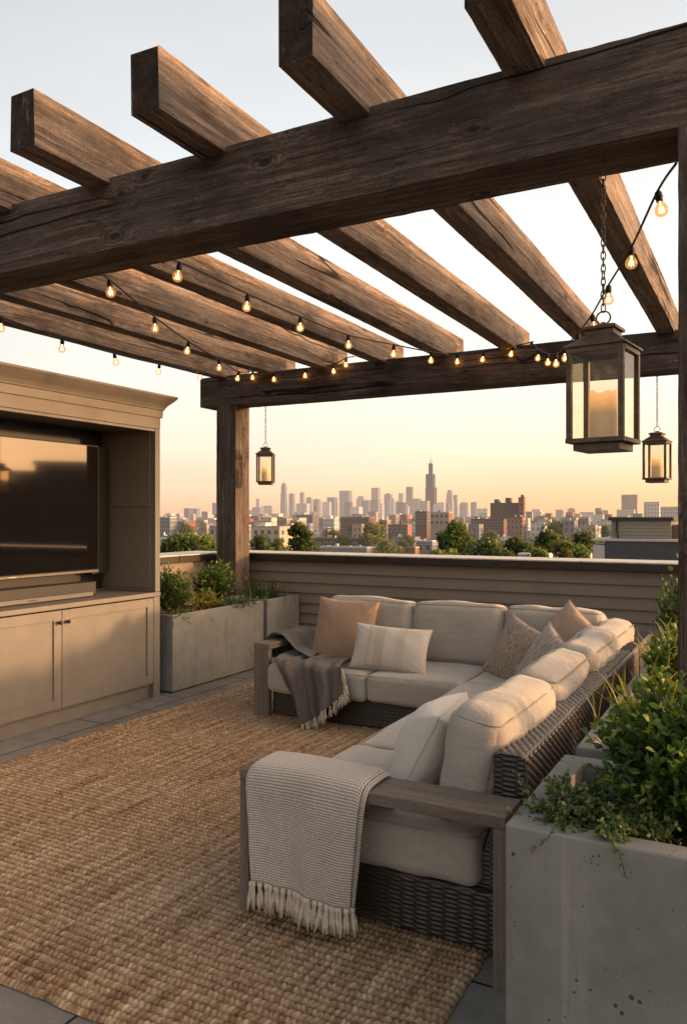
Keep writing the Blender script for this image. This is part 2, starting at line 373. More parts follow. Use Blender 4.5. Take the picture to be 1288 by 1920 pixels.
def knit_mat(name, a, b2, sc, bs=.7, diag=True):
    m, nt, b = new_mat(name); uv = nt.nodes.new('ShaderNodeUVMap').outputs[0]
    s = nd(nt, 'ShaderNodeSeparateXYZ', None, Vector=uv)
    u = math_(nt, 'MULTIPLY', s.outputs[0], sc*PI); v = math_(nt, 'MULTIPLY', s.outputs[1], sc*PI)
    if diag: p = math_(nt, 'MULTIPLY', math_(nt, 'SINE', math_(nt, 'ADD', u, v)), math_(nt, 'SINE', math_(nt, 'SUBTRACT', u, v)))
    else: p = math_(nt, 'MULTIPLY', math_(nt, 'SINE', u), math_(nt, 'SINE', v))
    t = math_(nt, 'MULTIPLY_ADD', p, .5, .5)
    c = ramp(nt, t, [(.2, a), (.62, b2)])
    vv = coords(nt); c = mixc(nt, .5, c, ramp(nt, noise(nt, vv, 130, 3), [(.3, .65), (.7, 1.25)]), 'MULTIPLY')
    c = mixc(nt, .4, c, ramp(nt, noise(nt, vv, 5, 4), [(.3, .75), (.7, 1.15)]), 'MULTIPLY')
    setc(nt, b, c, .95, .08); b.inputs['Sheen Weight'].default_value = .25
    bump(nt, b, t, bs, .006); return m
M['throw_pale'] = knit_mat('taupe and cream basket weave', (.2, .166, .148), (.64, .565, .495), 112)
M['throw_dark'] = knit_mat('charcoal wool', (.075, .062, .053), (.16, .136, .118), 110, .6)
def band_mat():
    m, nt, b = new_mat('cream lumbar cover'); uv = nt.nodes.new('ShaderNodeUVMap').outputs[0]; s = nd(nt, 'ShaderNodeSeparateXYZ', None, Vector=uv)
    r = ramp(nt, s.outputs[0], [(0, (.56, .5, .43)), (.2, (.56, .5, .43)), (.205, (.48, .4, .32)), (.3, (.56, .5, .43)), (.31, (.49, .41, .33)), (.44, (.49, .41, .33)), (.45, (.55, .485, .415)), (.6, (.55, .485, .415)), (.61, (.52, .445, .37)), (.72, (.52, .445, .37)), (.73, (.57, .51, .44)), (1, (.57, .51, .44))], 'LINEAR')
    v = coords(nt); t = noise(nt, nd(nt, 'ShaderNodeMapping', None, Vector=uv, Scale=(60, 240, 1)).outputs[0], 1.0, 3)
    c = mixc(nt, .7, r, ramp(nt, t, [(.3, .7), (.7, 1.2)]), 'MULTIPLY')
    setc(nt, b, c, .93, .1); b.inputs['Sheen Weight'].default_value = .3
    bump(nt, b, math_(nt, 'ADD', t, noise(nt, v, 9, 4)), .4, .008); return m
M['band'] = band_mat()
def slub_mat(name, a, b2):
    m, nt, b = new_mat(name); uv = nt.nodes.new('ShaderNodeUVMap').outputs[0]
    t1 = noise(nt, nd(nt, 'ShaderNodeMapping', None, Vector=uv, Scale=(9, 90, 1)).outputs[0], 1.0, 3, .6)
    t2 = noise(nt, nd(nt, 'ShaderNodeMapping', None, Vector=uv, Scale=(64, 7, 1)).outputs[0], 1.0, 3, .6)
    t = math_(nt, 'MULTIPLY', math_(nt, 'ADD', t1, t2), .5)
    c = ramp(nt, t, [(.4, a), (.56, b2)]); setc(nt, b, c, .93, .1); b.inputs['Sheen Weight'].default_value = .3
    bump(nt, b, t, .8, .008); return m
M['slub_brown'] = slub_mat('brown slub weave', (.12, .085, .06), (.42, .33, .25))
M['slub_grey'] = slub_mat('grey slub weave', (.15, .12, .1), (.46, .39, .32))
M['cream'] = fabric_mat('cream linen', (.52, .475, .41), (.62, .575, .5))
M['boxwood'] = leaf_mat('boxwood leaf', (.014, .036, .008), (.075, .14, .026), (.24, .29, .06))
M['thyme'] = leaf_mat('trailing leaf', (.04, .065, .02), (.12, .17, .055), (.28, .3, .13))
M['lime'] = leaf_mat('golden leaf', (.1, .1, .02), (.26, .24, .045), (.4, .33, .08))
M['grass'] = leaf_mat('grass blade', (.05, .065, .016), (.2, .2, .05), (.45, .36, .12))
M['iris'] = leaf_mat('iris blade', (.02, .045, .014), (.055, .11, .035), (.14, .19, .06))
M['yellow_leaf'] = leaf_mat('yellowed leaf', (.4, .28, .03), (.55, .4, .06))
M['stem'] = plain_mat('woody stem', (.06, .045, .03), .9, .1, nz=.3, ns=40)
M['petal'] = emit = leaf_mat('orange petal', (.5, .16, .06), (.6, .32, .12))
M['petal_white'] = leaf_mat('white petal', (.6, .55, .5), (.7, .66, .6))

# ================================================================== SETTING
def deck():
    mb = MB(); mb.box(-5.75, 6.6, -3, 8.1, -.25, 0)
    tag(mb.build('terrace_floor', M['paver']), kind='structure')
deck()

# ------------------------------------------------------------------ parapet with lap siding
def parapet(name, L, label, loc, rz):
    """local: runs along +x for L, inner face toward -y"""
    root = empty(name, loc, rz, label, 'parapet')
    prof = [(0.0, 0.0)]; p = .113; z = .02
    prof = []
    while z < 1.03:
        z2 = min(z+p, 1.05)
        prof += [(-.002, z), (-.026, z+.003), (-.025, z+.012), (-.012, z+p*.55), (-.01, z+p*.6), (-.002, z2-.002)]; z = z2
    poly = [(.34, 0)]+[(-.02, 0)]+prof+[(-.004, 1.05), (.34, 1.05)]
    mb = MB(); mb.prism(poly, 'x', 0, L); mb.build('siding', M['siding'], root)
    mb = MB(); mb.box(-.05, L+.02, -.075, .4, 1.05, 1.118); mb.build('coping', M['cap'], root, bevel=.006)
    mb = MB(); mb.box(-.05, L+.02, -.08, .42, 1.121, 1.136); mb.build('coping_top', M['captop'], root, bevel=.004)
    x = 1.6
    mb = MB()
    while x < L:
        mb.box(x, x+.012, -.082, -.05, 1.06, 1.13); x += 2.44
    mb.build('coping_seam', M['cap'], root)
    return root
parapet('parapet_wall', 11.7, 'long taupe lap-sided parapet with dark coping behind the sofa', (-5.55, 7.55, 0), 0)
parapet('parapet_wall', 9.8, 'short stretch of parapet between the cabinet and the corner post', (-5.6, -2.3, 0), PI/2)

# ------------------------------------------------------------------ pergola
def timber(name, L, w, h, parent, loc, rz=0, seed=0, rot=None, mat=None):
    """box timber, long axis local x from 0..L, section w (y) x h (z), ragged arrises"""
    n = max(8, int(L/.06)); g = np.random.default_rng(seed)
    c = .0022
    sec = np.array([(-w/2+c, -h/2), (w/2-c, -h/2), (w/2, -h/2+c), (w/2, h/2-c), (w/2-c, h/2), (-w/2+c, h/2), (-w/2, h/2-c), (-w/2, -h/2+c)])
    xs = np.linspace(0, L, n); V = np.zeros((n, 8, 3)); V[:, :, 0] = xs[:, None]; V[:, :, 1:] = sec[None]
    j = g.normal(size=(n, 8, 2))*.0005; j[:, 1:] += j[:, :-1]*.4
    V[:, :, 1:] += j
    for k in range(4):
        ph = g.uniform(0, 6.28, 2); V[:, :, 1] += (.0006*np.sin(xs*(1.1+k)+ph[0]))[:, None]; V[:, :, 2] += (.0007*np.sin(xs*(.9+k)+ph[1]))[:, None]
    V[0, :, 0] += g.normal(size=8)*.003; V[-1, :, 0] += g.normal(size=8)*.003
    f = [list(q) for q in grid_faces(n, 8, True)]
    f = [q[::-1] for q in f]
    f += [list(range(8))[::-1][::-1], [(n-1)*8+k for k in range(8)][::-1]]
    o = mesh_obj(name, V.reshape(-1, 3), f, mat or M['beam'], parent, False, loc, rot or (0, 0, rz))
    bm = bmesh.new(); bm.from_mesh(o.data); bmesh.ops.recalc_face_normals(bm, faces=bm.faces); bm.to_mesh(o.data); bm.free()
    return o
BZ0, BZ1 = 2.782, 3.112
def pergola():
    root = empty('pergola', (-5.28, 7.25, 0), 0, 'heavy weathered timber pergola spanning the whole terrace', 'pergola')
    inv = Vector(root.location)
    def L(x, y, z): return Vector((x, y, z))-inv
    timber('beam', 5.86, .265, .33, root, L(-5.7, 2.833, (BZ0+BZ1)/2), 0, 1)
    timber('beam', 5.66, .29, .33, root, L(-5.64, 7.265, (BZ0+BZ1)/2), 0, 2)
    for i, (x, y, s) in enumerate(((-.112, 2.833, .262), (-5.28, 7.25, .262), (-.15, 7.25, .262), (-5.28, 2.833, .262))):
        timber('post', BZ0, s, s, root, L(x, y, 0), 0, 10+i, rot=(0, -PI/2, 0))
    for i, x in enumerate((-.80, -1.465, -2.14, -2.80, -3.46, -4.12, -4.77, -5.40)):
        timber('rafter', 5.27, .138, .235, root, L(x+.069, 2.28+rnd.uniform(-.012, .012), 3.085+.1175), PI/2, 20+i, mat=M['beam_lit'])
pergola()

# ------------------------------------------------------------------ media cabinet
def cabinet():
    X0, Y0, Y1 = -4.6, 3.1, 5.25           # front plane, near end, far end
    D = .62
    root = empty('media_cabinet', (-4.9, 4.18, 0), 0, 'taupe outdoor media cabinet with crown moulding and shaker doors', 'cabinet')
    inv = Vector(root.location)
    class C(MB):
        def build(s, name, m, **k):
            s.v = [tuple(Vector(v)-inv) for v in s.v]; return MB.build(s, name, m, root, **k)
    mb = C(); mb.box(X0-D, X0-.045, Y0, Y1-.002, .0, .105); mb.build('plinth', M['cabinet'], bevel=.003)
    mb = C(); mb.box(X0-D, X0-.022, Y0, Y1, .107, .842); mb.build('lower_case', M['cabinet'])
    mb = C(); mb.box(X0-.09, X0+.004, Y1-.075, Y1+.003, 0, .86); mb.build('stile', M['cabinet'], bevel=.003)
    mb = C(); mb.box(X0-D+.004, X0+.012, Y0, Y1+.004, .862, .9); mb.build('countertop', M['cabinet'], bevel=.006)
    mb = C(); mb.box(X0-D-.02, X0-D, Y0, Y1, .9, 2.42); mb.build('back_panel', M['black'])
    # side panel with pocket door look
    mb = C(); mb.box(X0-D, X0-.004, Y1-.055, Y1, .902, 2.42)
    mb.box(X0-D+.03, X0-.05, Y1-.062, Y1-.0555, .93, 1.62); mb.box(X0-D+.03, X0-.05, Y1-.062, Y1-.0555, 1.635, 2.28)
    mb.build('side_panel', M['cabinet_in'], bevel=.003)
    mb = C(); mb.box(X0-D, X0-.004, Y0, Y0+.055, .902, 2.42); mb.build('side_panel', M['cabinet_in'])
    mb = C(); mb.box(X0-.03, X0+.004, Y1-.056, Y1+.004, .902, 2.298); mb.build('stile', M['cabinet'], bevel=.003)
    mb = C(); mb.box(X0-.03, X0+.002, Y0, Y1-.058, 2.275, 2.298); mb.build('head_rail', M['cabinet'], bevel=.003)
    mb = C(); mb.box(X0-D, X0+.006, Y0, Y1+.006, 2.3, 2.4)
    mb.build('frieze', M['cabinet'], bevel=.003)
    def levels(prof):
        vs, fs = [], []
        for off, z in prof: vs += [(X0-D, Y0-off, z), (X0+off, Y0-off, z), (X0+off, Y1+off, z), (X0-D, Y1+off, z)]
        n = len(prof)
        for i in range(n-1):
            for k in range(4): fs.append((i*4+k, i*4+(k+1) % 4, i*4+4+(k+1) % 4, i*4+4+k))
        fs += [(3, 2, 1, 0), tuple((n-1)*4+k for k in range(4))]
        return vs, fs
    mb = C(); mb.add(*levels([(.02, 2.395), (.022, 2.43), (.024, 2.46)])); mb.build('moulding', M['cabinet'], bevel=.003)
    mb = C(); mb.add(*levels([(.03, 2.462), (.034, 2.475), (.05, 2.5), (.085, 2.535), (.108, 2.562), (.112, 2.566), (.112, 2.582)])); mb.build('crown', M['cabinet'])
    def door(y0, y1, knob_y):
        z0, z1, w = .125, .852, .072
        d = C(); d.box(X0-.02, X0+.002, y0, y0+w, z0, z1); d.box(X0-.02, X0+.002, y1-w, y1, z0, z1)
        d.box(X0-.02, X0+.0015, y0+w, y1-w, z0, z0+w); d.box(X0-.02, X0+.0015, y0+w, y1-w, z1-w, z1)
        d.box(X0-.02, X0-.012, y0+w-.002, y1-w+.002, z0+w-.002, z1-w+.002)
        o = d.build('door', M['cabinet'], bevel=.002)
        k = MB(); k.lathe([(.006, 0), (.006, .014), (.013, .018), (.0165, .026), (.014, .034), (.004, .037)], 16)
        ko = k.build('knob', M['knob'], o, True, loc=Vector((X0+.002, knob_y, .765))-inv, rot=(0, PI/2, 0))
    door(4.184, 5.172, 4.22); door(3.19, 4.178, 4.142)
cabinet()
def television():
    X = -5.0; y0, y1, z0, z1 = 3.2, 4.945, 1.075, 2.15
    root = empty('television', (X-.1, (y0+y1)/2, z0), 0, 'large dark flat television inside the taupe cabinet reflecting the sunset', 'television')
    inv = Vector(root.location)
    def bd(mb, n, m, **k):
        mb.v = [tuple(Vector(v)-inv) for v in mb.v]; return mb.build(n, m, root, **k)
    mb = MB(); mb.box(X-.05, X-.003, y0, y1, z0, z1); bd(mb, 'casing', M['black'], bevel=.004)
    mb = MB(); mb.box(X-.19, X-.052, y0+.3, y1-.3, z0+.2, z1-.2); bd(mb, 'wall_mount', M['black'])
    mb = MB(); mb.box(X-.002, X, y0+.009, y1-.009, z0+.028, z1-.009); bd(mb, 'screen', M['screen'])
    mb = MB(); mb.box(X-.002, X+.002, y0+.004, y1-.004, z0+.004, z0+.02); bd(mb, 'bottom_bezel', M['silver'])
    mb = MB()
    yc = 4.07
    for k in range(6): mb.box(X+.0022, X+.0032, yc+k*.011-.03, yc+k*.011-.023, z0+.008, z0+.016)
    bd(mb, 'logo', M['fringe_pale'])
    # plain black panel filling the gap beside the casing
    mb = MB(); mb.box(X-.19, X-.08, y1+.0, y1+.19, z0-.02, z1+.0); bd(mb, 'gap_panel', M['black'])
    root2 = empty('soundbar', (-4.86, 4.0, .9), 0, 'black soundbar with a silver lower edge under the television', 'soundbar')
    inv2 = Vector(root2.location)
    mb = MB(); mb.box(-4.92, -4.8, 3.25, 4.72, .912, 1.02); mb.v = [tuple(Vector(v)-inv2) for v in mb.v]; mb.build('body', M['black'], root2, bevel=.008)
    mb = MB(); mb.box(-4.8, -4.776, 3.26, 4.665, .906, .944); mb.v = [tuple(Vector(v)-inv2) for v in mb.v]; mb.build('front_strip', M['silver'], root2, bevel=.005)
    mb = MB()
    for k in range(7): mb.box(-4.7758, -4.775, 4.02+k*.013, 4.029+k*.013, .92, .929)
    mb.v = [tuple(Vector(v)-inv2) for v in mb.v]; mb.build('logo', M['black'], root2)
    for y in (3.4, 4.5):
        mb = MB(); mb.box(-4.9, -4.82, y, y+.06, .9, .912); mb.v = [tuple(Vector(v)-inv2) for v in mb.v]; mb.build('foot', M['rubber'], root2)
television()

# ------------------------------------------------------------------ rug (real lumps)
def rug():
    x0, x1, y0, y1 = -4.19, -.86, 1.77, 6.08
    d = .0055; nx, ny = int((x1-x0)/d), int((y1-y0)/d)
    X = np.linspace(x0, x1, nx)[:, None]*np.ones((1, ny)); Y = np.linspace(y0, y1, ny)[None, :]*np.ones((nx, 1))
    P3 = np.stack([X*2.2, Y*2.2, X*0], -1)
    wob = .008*vnoise(P3*1.3, 3)+.003*vnoise(P3*9, 31); wob2 = .009*vnoise(P3*1.1+5, 4)+.004*vnoise(P3*12, 32)
    px, py = .0215, .036
    a = (Y+wob)/py; row = np.floor(a).astype(int); fa = a-row
    rr = NP.uniform(0, 1, 4000); rs = NP.uniform(.9, 1.1, 4000)
    b = (X+wob2)/px*rs[row % 4000]+rr[row % 4000]+.55*(fa-.5)*(1-2*(row % 2)); cell = np.floor(b).astype(int)
    h1 = np.abs(np.sin(PI*a))**.55; h2 = np.abs(np.sin(PI*b))**.8
    lump = NP.uniform(.8, 1.08, (701, 503))[row % 701, cell % 503]
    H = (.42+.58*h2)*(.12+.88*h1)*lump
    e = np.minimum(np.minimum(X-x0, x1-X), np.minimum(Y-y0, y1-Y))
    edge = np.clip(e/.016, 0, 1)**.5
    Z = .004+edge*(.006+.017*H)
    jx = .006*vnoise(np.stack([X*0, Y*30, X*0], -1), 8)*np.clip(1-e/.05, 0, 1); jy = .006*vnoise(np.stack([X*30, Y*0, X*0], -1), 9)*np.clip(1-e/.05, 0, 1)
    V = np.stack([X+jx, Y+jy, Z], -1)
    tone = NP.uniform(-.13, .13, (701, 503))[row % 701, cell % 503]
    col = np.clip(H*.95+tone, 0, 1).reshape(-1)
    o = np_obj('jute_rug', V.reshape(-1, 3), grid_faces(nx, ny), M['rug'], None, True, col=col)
    tag(o, 'chunky golden brown jute rug on the terrace floor', 'rug')
rug()

# ------------------------------------------------------------------ sofa
def rbox(name, x0, x1, y0, y1, z0, z1, m, parent, r=.045, puff=.018, seed=0, n=20, tilt=None, wr=.004, sag=0, piping=True, puffs=(1, 1, 1)):
    """rounded, slightly puffed box cushion"""
    sx, sy, sz = (x1-x0)/2, (y1-y0)/2, (z1-z0)/2; hs = np.array([sx, sy, sz])
    t = np.linspace(-1, 1, n); t = np.sign(t)*(1-(1-np.abs(t))**1.5)
    key = {}; V = []; Fs = []
    def idx(p):
        k = tuple(int(round(q*1e5)) for q in p)
        if k not in key: key[k] = len(V); V.append(p)
        return key[k]
    for ax in range(3):
        for sg in (-1, 1):
            ids = [[None]*n for _ in range(n)]
            for i in range(n):
                for j in range(n):
                    p = [0, 0, 0]; p[ax] = sg; p[(ax+1) % 3] = t[i]; p[(ax+2) % 3] = t[j]; ids[i][j] = idx(tuple(p))
            for i in range(n-1):
                for j in range(n-1):
                    q = [ids[i][j], ids[i+1][j], ids[i+1][j+1], ids[i][j+1]]; Fs.append(q if sg > 0 else q[::-1])
    U = np.array(V); P = U*hs; core = np.clip(P, -(hs-r), hs-r); d = P-core
    dn = np.linalg.norm(d, axis=1, keepdims=True); dn[dn == 0] = 1
    Q = core+d/dn*r
    e = 1-U**2
    Q[:, 2] += np.sign(U[:, 2])*puff*puffs[2]*np.clip(e[:, 0]*e[:, 1], 0, 1)**.6*(np.abs(U[:, 2]) > .4)
    Q[:, 1] += np.sign(U[:, 1])*puff*puffs[1]*np.clip(e[:, 0]*e[:, 2], 0, 1)**.6*(np.abs(U[:, 1]) > .4)
    Q[:, 0] += np.sign(U[:, 0])*puff*puffs[0]*np.clip(e[:, 1]*e[:, 2], 0, 1)**.6*(np.abs(U[:, 0]) > .4)
    if sag: Q[:, 2] -= sag*np.clip(e[:, 0]*e[:, 1], 0, 1)*(U[:, 2] > 0)
    W = vnoise(Q*9+seed*3.1, seed)[:, None]*wr+vnoise(Q*26+seed, seed+50)[:, None]*wr*.35
    An = np.array([1.2, 9.0, 4.0]) if sy > sx else np.array([9.0, 1.2, 4.0])
    W = W+vnoise(Q*An*2.2+seed*1.7, seed+31)[:, None]*wr*.9
    Q = Q+d/dn*W+np.where(np.abs(U) >= .999, np.sign(U), 0)*W*.6
    o = np_obj(name, Q, np.array(Fs), m, parent, True, loc=((x0+x1)/2, (y0+y1)/2, (z0+z1)/2), rot=tilt)
    if piping:
        mb = MB(); q = r*.3
        for s in (1,):
            pts = []
            for (cx, cy, a0) in ((sx-r, sy-r, 0), (-sx+r, sy-r, 90), (-sx+r, -sy+r, 180), (sx-r, -sy+r, 270)):
                for k in range(5):
                    a = R(a0+k*22.5); pts.append((cx+(r-q)*math.cos(a), cy+(r-q)*math.sin(a), s*(sz-q)))
            out = []
            for i in range(len(pts)):
                a, b = Vector(pts[i]), Vector(pts[(i+1) % len(pts)])
                k = max(1, int((b-a).length/.05)); out += [a.lerp(b, j/k) for j in range(k)]
            fin = []
            for p in out:
                u = np.array([p.x/sx, p.y/sy, p.z/sz]); e2 = np.clip(1-u**2, 0, 1)
                dz = s*puff*puffs[2]*(e2[0]*e2[1])**.6
                if abs(u[1]) > .75: p.y += np.sign(u[1])*puff*puffs[1]*(e2[0]*e2[2])**.6
                if abs(u[0]) > .75: p.x += np.sign(u[0])*puff*puffs[0]*(e2[1]*e2[2])**.6
                fin.append((p.x, p.y, p.z+dz*.6))
            mb.tube(fin, .0032, 6, closed=True)
        mb.build('piping', M['linen_pipe'], o, True)
    return o
def wicker_sheet(name, path, length, parent, origin, axis, m=None, seed=0, px=.017, py=.011, amp=.0042, d=.0036, dd=None):
    """path: list of (a,z) points of the section; swept along 'axis' ('x' or 'y') for length from origin (x,y); woven strand relief.
       strands run along the sweep (rows stacked along the path)."""
    pts = [Vector((p[0], p[1])) for p in path]; res = []
    for a, b in zip(pts[:-1], pts[1:]):
        k = max(1, int((b-a).length/d)); res += [a.lerp(b, j/k) for j in range(k)]
    res.append(pts[-1]); res = np.array([(p.x, p.y) for p in res])
    for _ in range(3): res[1:-1] = (res[:-2]+2*res[1:-1]+res[2:])/4
    tg = np.gradient(res, axis=0); tg /= np.linalg.norm(tg, axis=1, keepdims=True)+1e-9
    nrm = np.stack([tg[:, 1], -tg[:, 0]], -1)
    s = np.concatenate([[0], np.cumsum(np.linalg.norm(np.diff(res, axis=0), axis=1))])
    nl = max(4, int(length/(dd or d*1.3))); l = np.linspace(0, length, nl)
    Sg, Lg = np.meshgrid(s, l, indexing='ij')
    wob = .0018*vnoise(np.stack([Sg*12, Lg*12, Sg*0], -1), seed); Sw = Sg+wob
    row = np.floor(Sw/py); fr = Sw/py-row-.5
    roundp = np.sqrt(np.clip(1-(2*fr)**2*.9, 0, 1))
    wave = np.cos(PI*(Lg+.0015*vnoise(np.stack([Sg*25, Lg*25, Sg*0], -1), seed+1))/px+PI*row)
    ed = np.clip(np.minimum(Lg, length-Lg)/.012, 0, 1); H = amp*(roundp*.9+wave*.75*roundp)*ed
    A = res[:, 0][:, None]+nrm[:, 0][:, None]*H; Zc = res[:, 1][:, None]+nrm[:, 1][:, None]*H
    if axis == 'y': V = np.stack([origin[0]+A, origin[1]+Lg, Zc], -1)
    else: V = np.stack([origin[0]+Lg, origin[1]+A, Zc], -1)
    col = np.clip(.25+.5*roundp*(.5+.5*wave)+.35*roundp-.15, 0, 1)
    f = grid_faces(*Sg.shape)
    uv = np.stack([Lg, Sg], -1).reshape(-1, 2)
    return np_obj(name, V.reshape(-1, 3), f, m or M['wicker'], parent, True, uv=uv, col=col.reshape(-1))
def sofa():
    root = empty('sectional_sofa', (0, 0, 0), 0, 'L-shaped wicker sectional sofa with linen cushions and grey wooden arms', 'sofa')
    BX0, BX1 = -.845, -.735      # long back, thickness
    FX = -1.755
    core = plain_mat('wicker core', (.012, .009, .007), .7, .2)
    # wicker base: near end face, inner faces
    mb = MB(); mb.box(FX+.012, BX1-.015, 2.675, 6.0, .05, .218); mb.box(-3.31, FX+.012, 5.11, 6.0, .05, .218); mb.build('base_core', core, root)
    wicker_sheet('base_panel', [(.05, .238), (.004, .238), (0, .234), (0, .04)], BX1-FX, root, (FX, 2.655), 'x', seed=1, px=.055, py=.0084, amp=.003, m=M['wicker_dark'])
    wicker_sheet('base_panel', [(0, .225), (0, .04)], 3.34-1.75, root, (-3.33, 5.095), 'x', seed=2, px=.055, py=.0084, amp=.003, m=M['wicker_dark'])
    wicker_sheet('base_panel', [(0, .04), (0, .222)], 5.1-2.62, root, (FX, 2.62), 'y', seed=3, d=.006, m=M['wicker_dark'])
    # long backs: one per module, path goes inner-bottom -> up -> over -> down outer
    ys = (2.71, 3.575, 4.395, 5.235, 6.14)
    for i in range(4):
        a, b = ys[i]+(.009 if i else .004), ys[i+1]-.009
        mb = MB(); mb.box(BX0+.008, BX1-.008, a+.006, b-.006, .05, .703); bk = mb.build('back_frame', core, root)
        hgt = .712-.006*i
        wicker_sheet('woven_back', [(BX0, .25), (BX0, hgt-.012), (BX0+.014, hgt), (BX1-.014, hgt), (BX1, hgt-.012), (BX1, .05)][::-1], b-a, bk, (0, a), 'y', seed=10+i, px=.027, py=.0155, amp=.006, d=.0036 if i < 2 else .005)
        wicker_sheet('woven_end', [(0, hgt-.004), (0, .04)], BX1-BX0, bk, (BX0, a-.001), 'x', seed=20+i, px=.055, py=.0088, amp=.0032, m=M['wicker_dark'])
    mb = MB(); mb.box(-3.31, BX0, 6.0, 6.1, .05, .70); mb.build('back_frame', core, root)
    wicker_sheet('woven_back', [(0, .69), (0, .05)], 3.31-.845, root, (-3.31, 5.995), 'x', seed=31, d=.006)
    # side of base below rear, near end (slanted shoulder up to the back)
    o = MB(); o.prism([(-.93, .21), (-.846, .5), (-.735, .5), (-.735, .21)], 'y', 2.7, 2.708); o.build('side_core', core, root)
    P = []
    n1, n2 = 150, 60
    zz = np.linspace(.2, .53, n1)
    A = np.zeros((n1, n2, 3)); 
    for i, z in enumerate(zz):
        xl = -.93+.09*min(1, (z-.2)/.28); A[i, :, 0] = np.linspace(xl, -.733, n2); A[i, :, 2] = z
    row = np.floor(A[:, :, 2]/.0084); fr = A[:, :, 2]/.0084-row-.5; rp = np.sqrt(np.clip(1-(2*fr)**2*.9, 0, 1)); wv = np.cos(PI*A[:, :, 0]/.055+PI*row)
    A[:, :, 1] = 2.692-.0042*(rp*.9+.75*wv*rp)
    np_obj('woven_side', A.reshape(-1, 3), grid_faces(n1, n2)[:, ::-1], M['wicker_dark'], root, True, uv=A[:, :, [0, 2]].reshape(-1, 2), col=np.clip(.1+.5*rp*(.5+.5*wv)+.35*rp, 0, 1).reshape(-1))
    # wooden arms (inverted U slabs)
    def arm(x0, x1, y0, y1, along):
        T = .042; h = .573
        a = empty('armrest', (0, 0, 0)); a.parent = root
        def slab(nm, L, w, t, loc, rot):
            mb = MB(); mb.box(0, L, -w/2, w/2, -t/2, t/2); mb.build(nm, M['armwood'], a, bevel=.003, loc=loc, rot=rot)
        if along == 'x':
            w = y1-y0; yc = (y0+y1)/2
            slab('arm_top', x1-x0, w, T, (x0, yc, h-T/2), (0, 0, 0))
            slab('arm_leg', h-T-.001, w-.004, T, (x0+T/2, yc, 0), (0, -PI/2, 0)); slab('arm_leg', h-T-.001, w-.004, T, (x1-T/2, yc, 0), (0, -PI/2, 0))
        else:
            w = x1-x0; xc = (x0+x1)/2
            slab('arm_top', y1-y0, w, T, (xc, y0, h-T/2), (0, 0, PI/2))
            slab('arm_leg', h-T-.001, w-.004, T, (xc, y0+T/2, 0), (0, -PI/2, PI/2)); slab('arm_leg', h-T-.001, w-.004, T, (xc, y1-T/2, 0), (0, -PI/2, PI/2))
    arm(-1.79, -.742, 2.5, 2.69, 'x')
    arm(-3.475, -3.335, 5.04, 6.06, 'y')
    lin = M['linen']
    k = 0
    for (x0, x1, y0, y1) in ((-1.8, -.885, 2.642, 3.478), (-1.8, -.86, 3.482, 4.276), (-1.8, -.86, 4.28, 5.06), (-1.79, -.86, 5.064, 5.95),
                             (-3.325, -2.502, 5.0, 5.95), (-2.498, -1.794, 5.0, 5.95)):
        rbox('seat_cushion', x0, x1, y0, y1, .226 if k else .241, .428, lin, root, r=.042, puff=.009, seed=40+k, puffs=(.6, .6, 1)); k += 1
    for (y0, y1, dx) in ((2.725, 3.565, 0), (3.585, 4.40, .0), (4.41, 5.235, .008), (5.25, 6.0, .004)):
        rbox('back_cushion', -1.06+dx, -.845+dx, y0, y1, .4, .828-rnd.uniform(0, .02), lin, root, r=.07, puff=.026, seed=60+k, tilt=(R(rnd.uniform(-1, 1)), R(10), R(rnd.uniform(-1, 1))), wr=.0065, puffs=(1, .5, .8)); k += 1
    for (x0, x1) in ((-3.19, -2.45), (-2.435, -1.712), (-1.70, -1.0)):
        rbox('back_cushion', x0, x1, 5.67, 5.9, .42, .875, lin, root, r=.06, puff=.025, seed=80+k, tilt=(R(-6), R(rnd.uniform(-.7, .7)), 0), wr=.004, puffs=(.4, 1, .6)); k += 1
sofa()

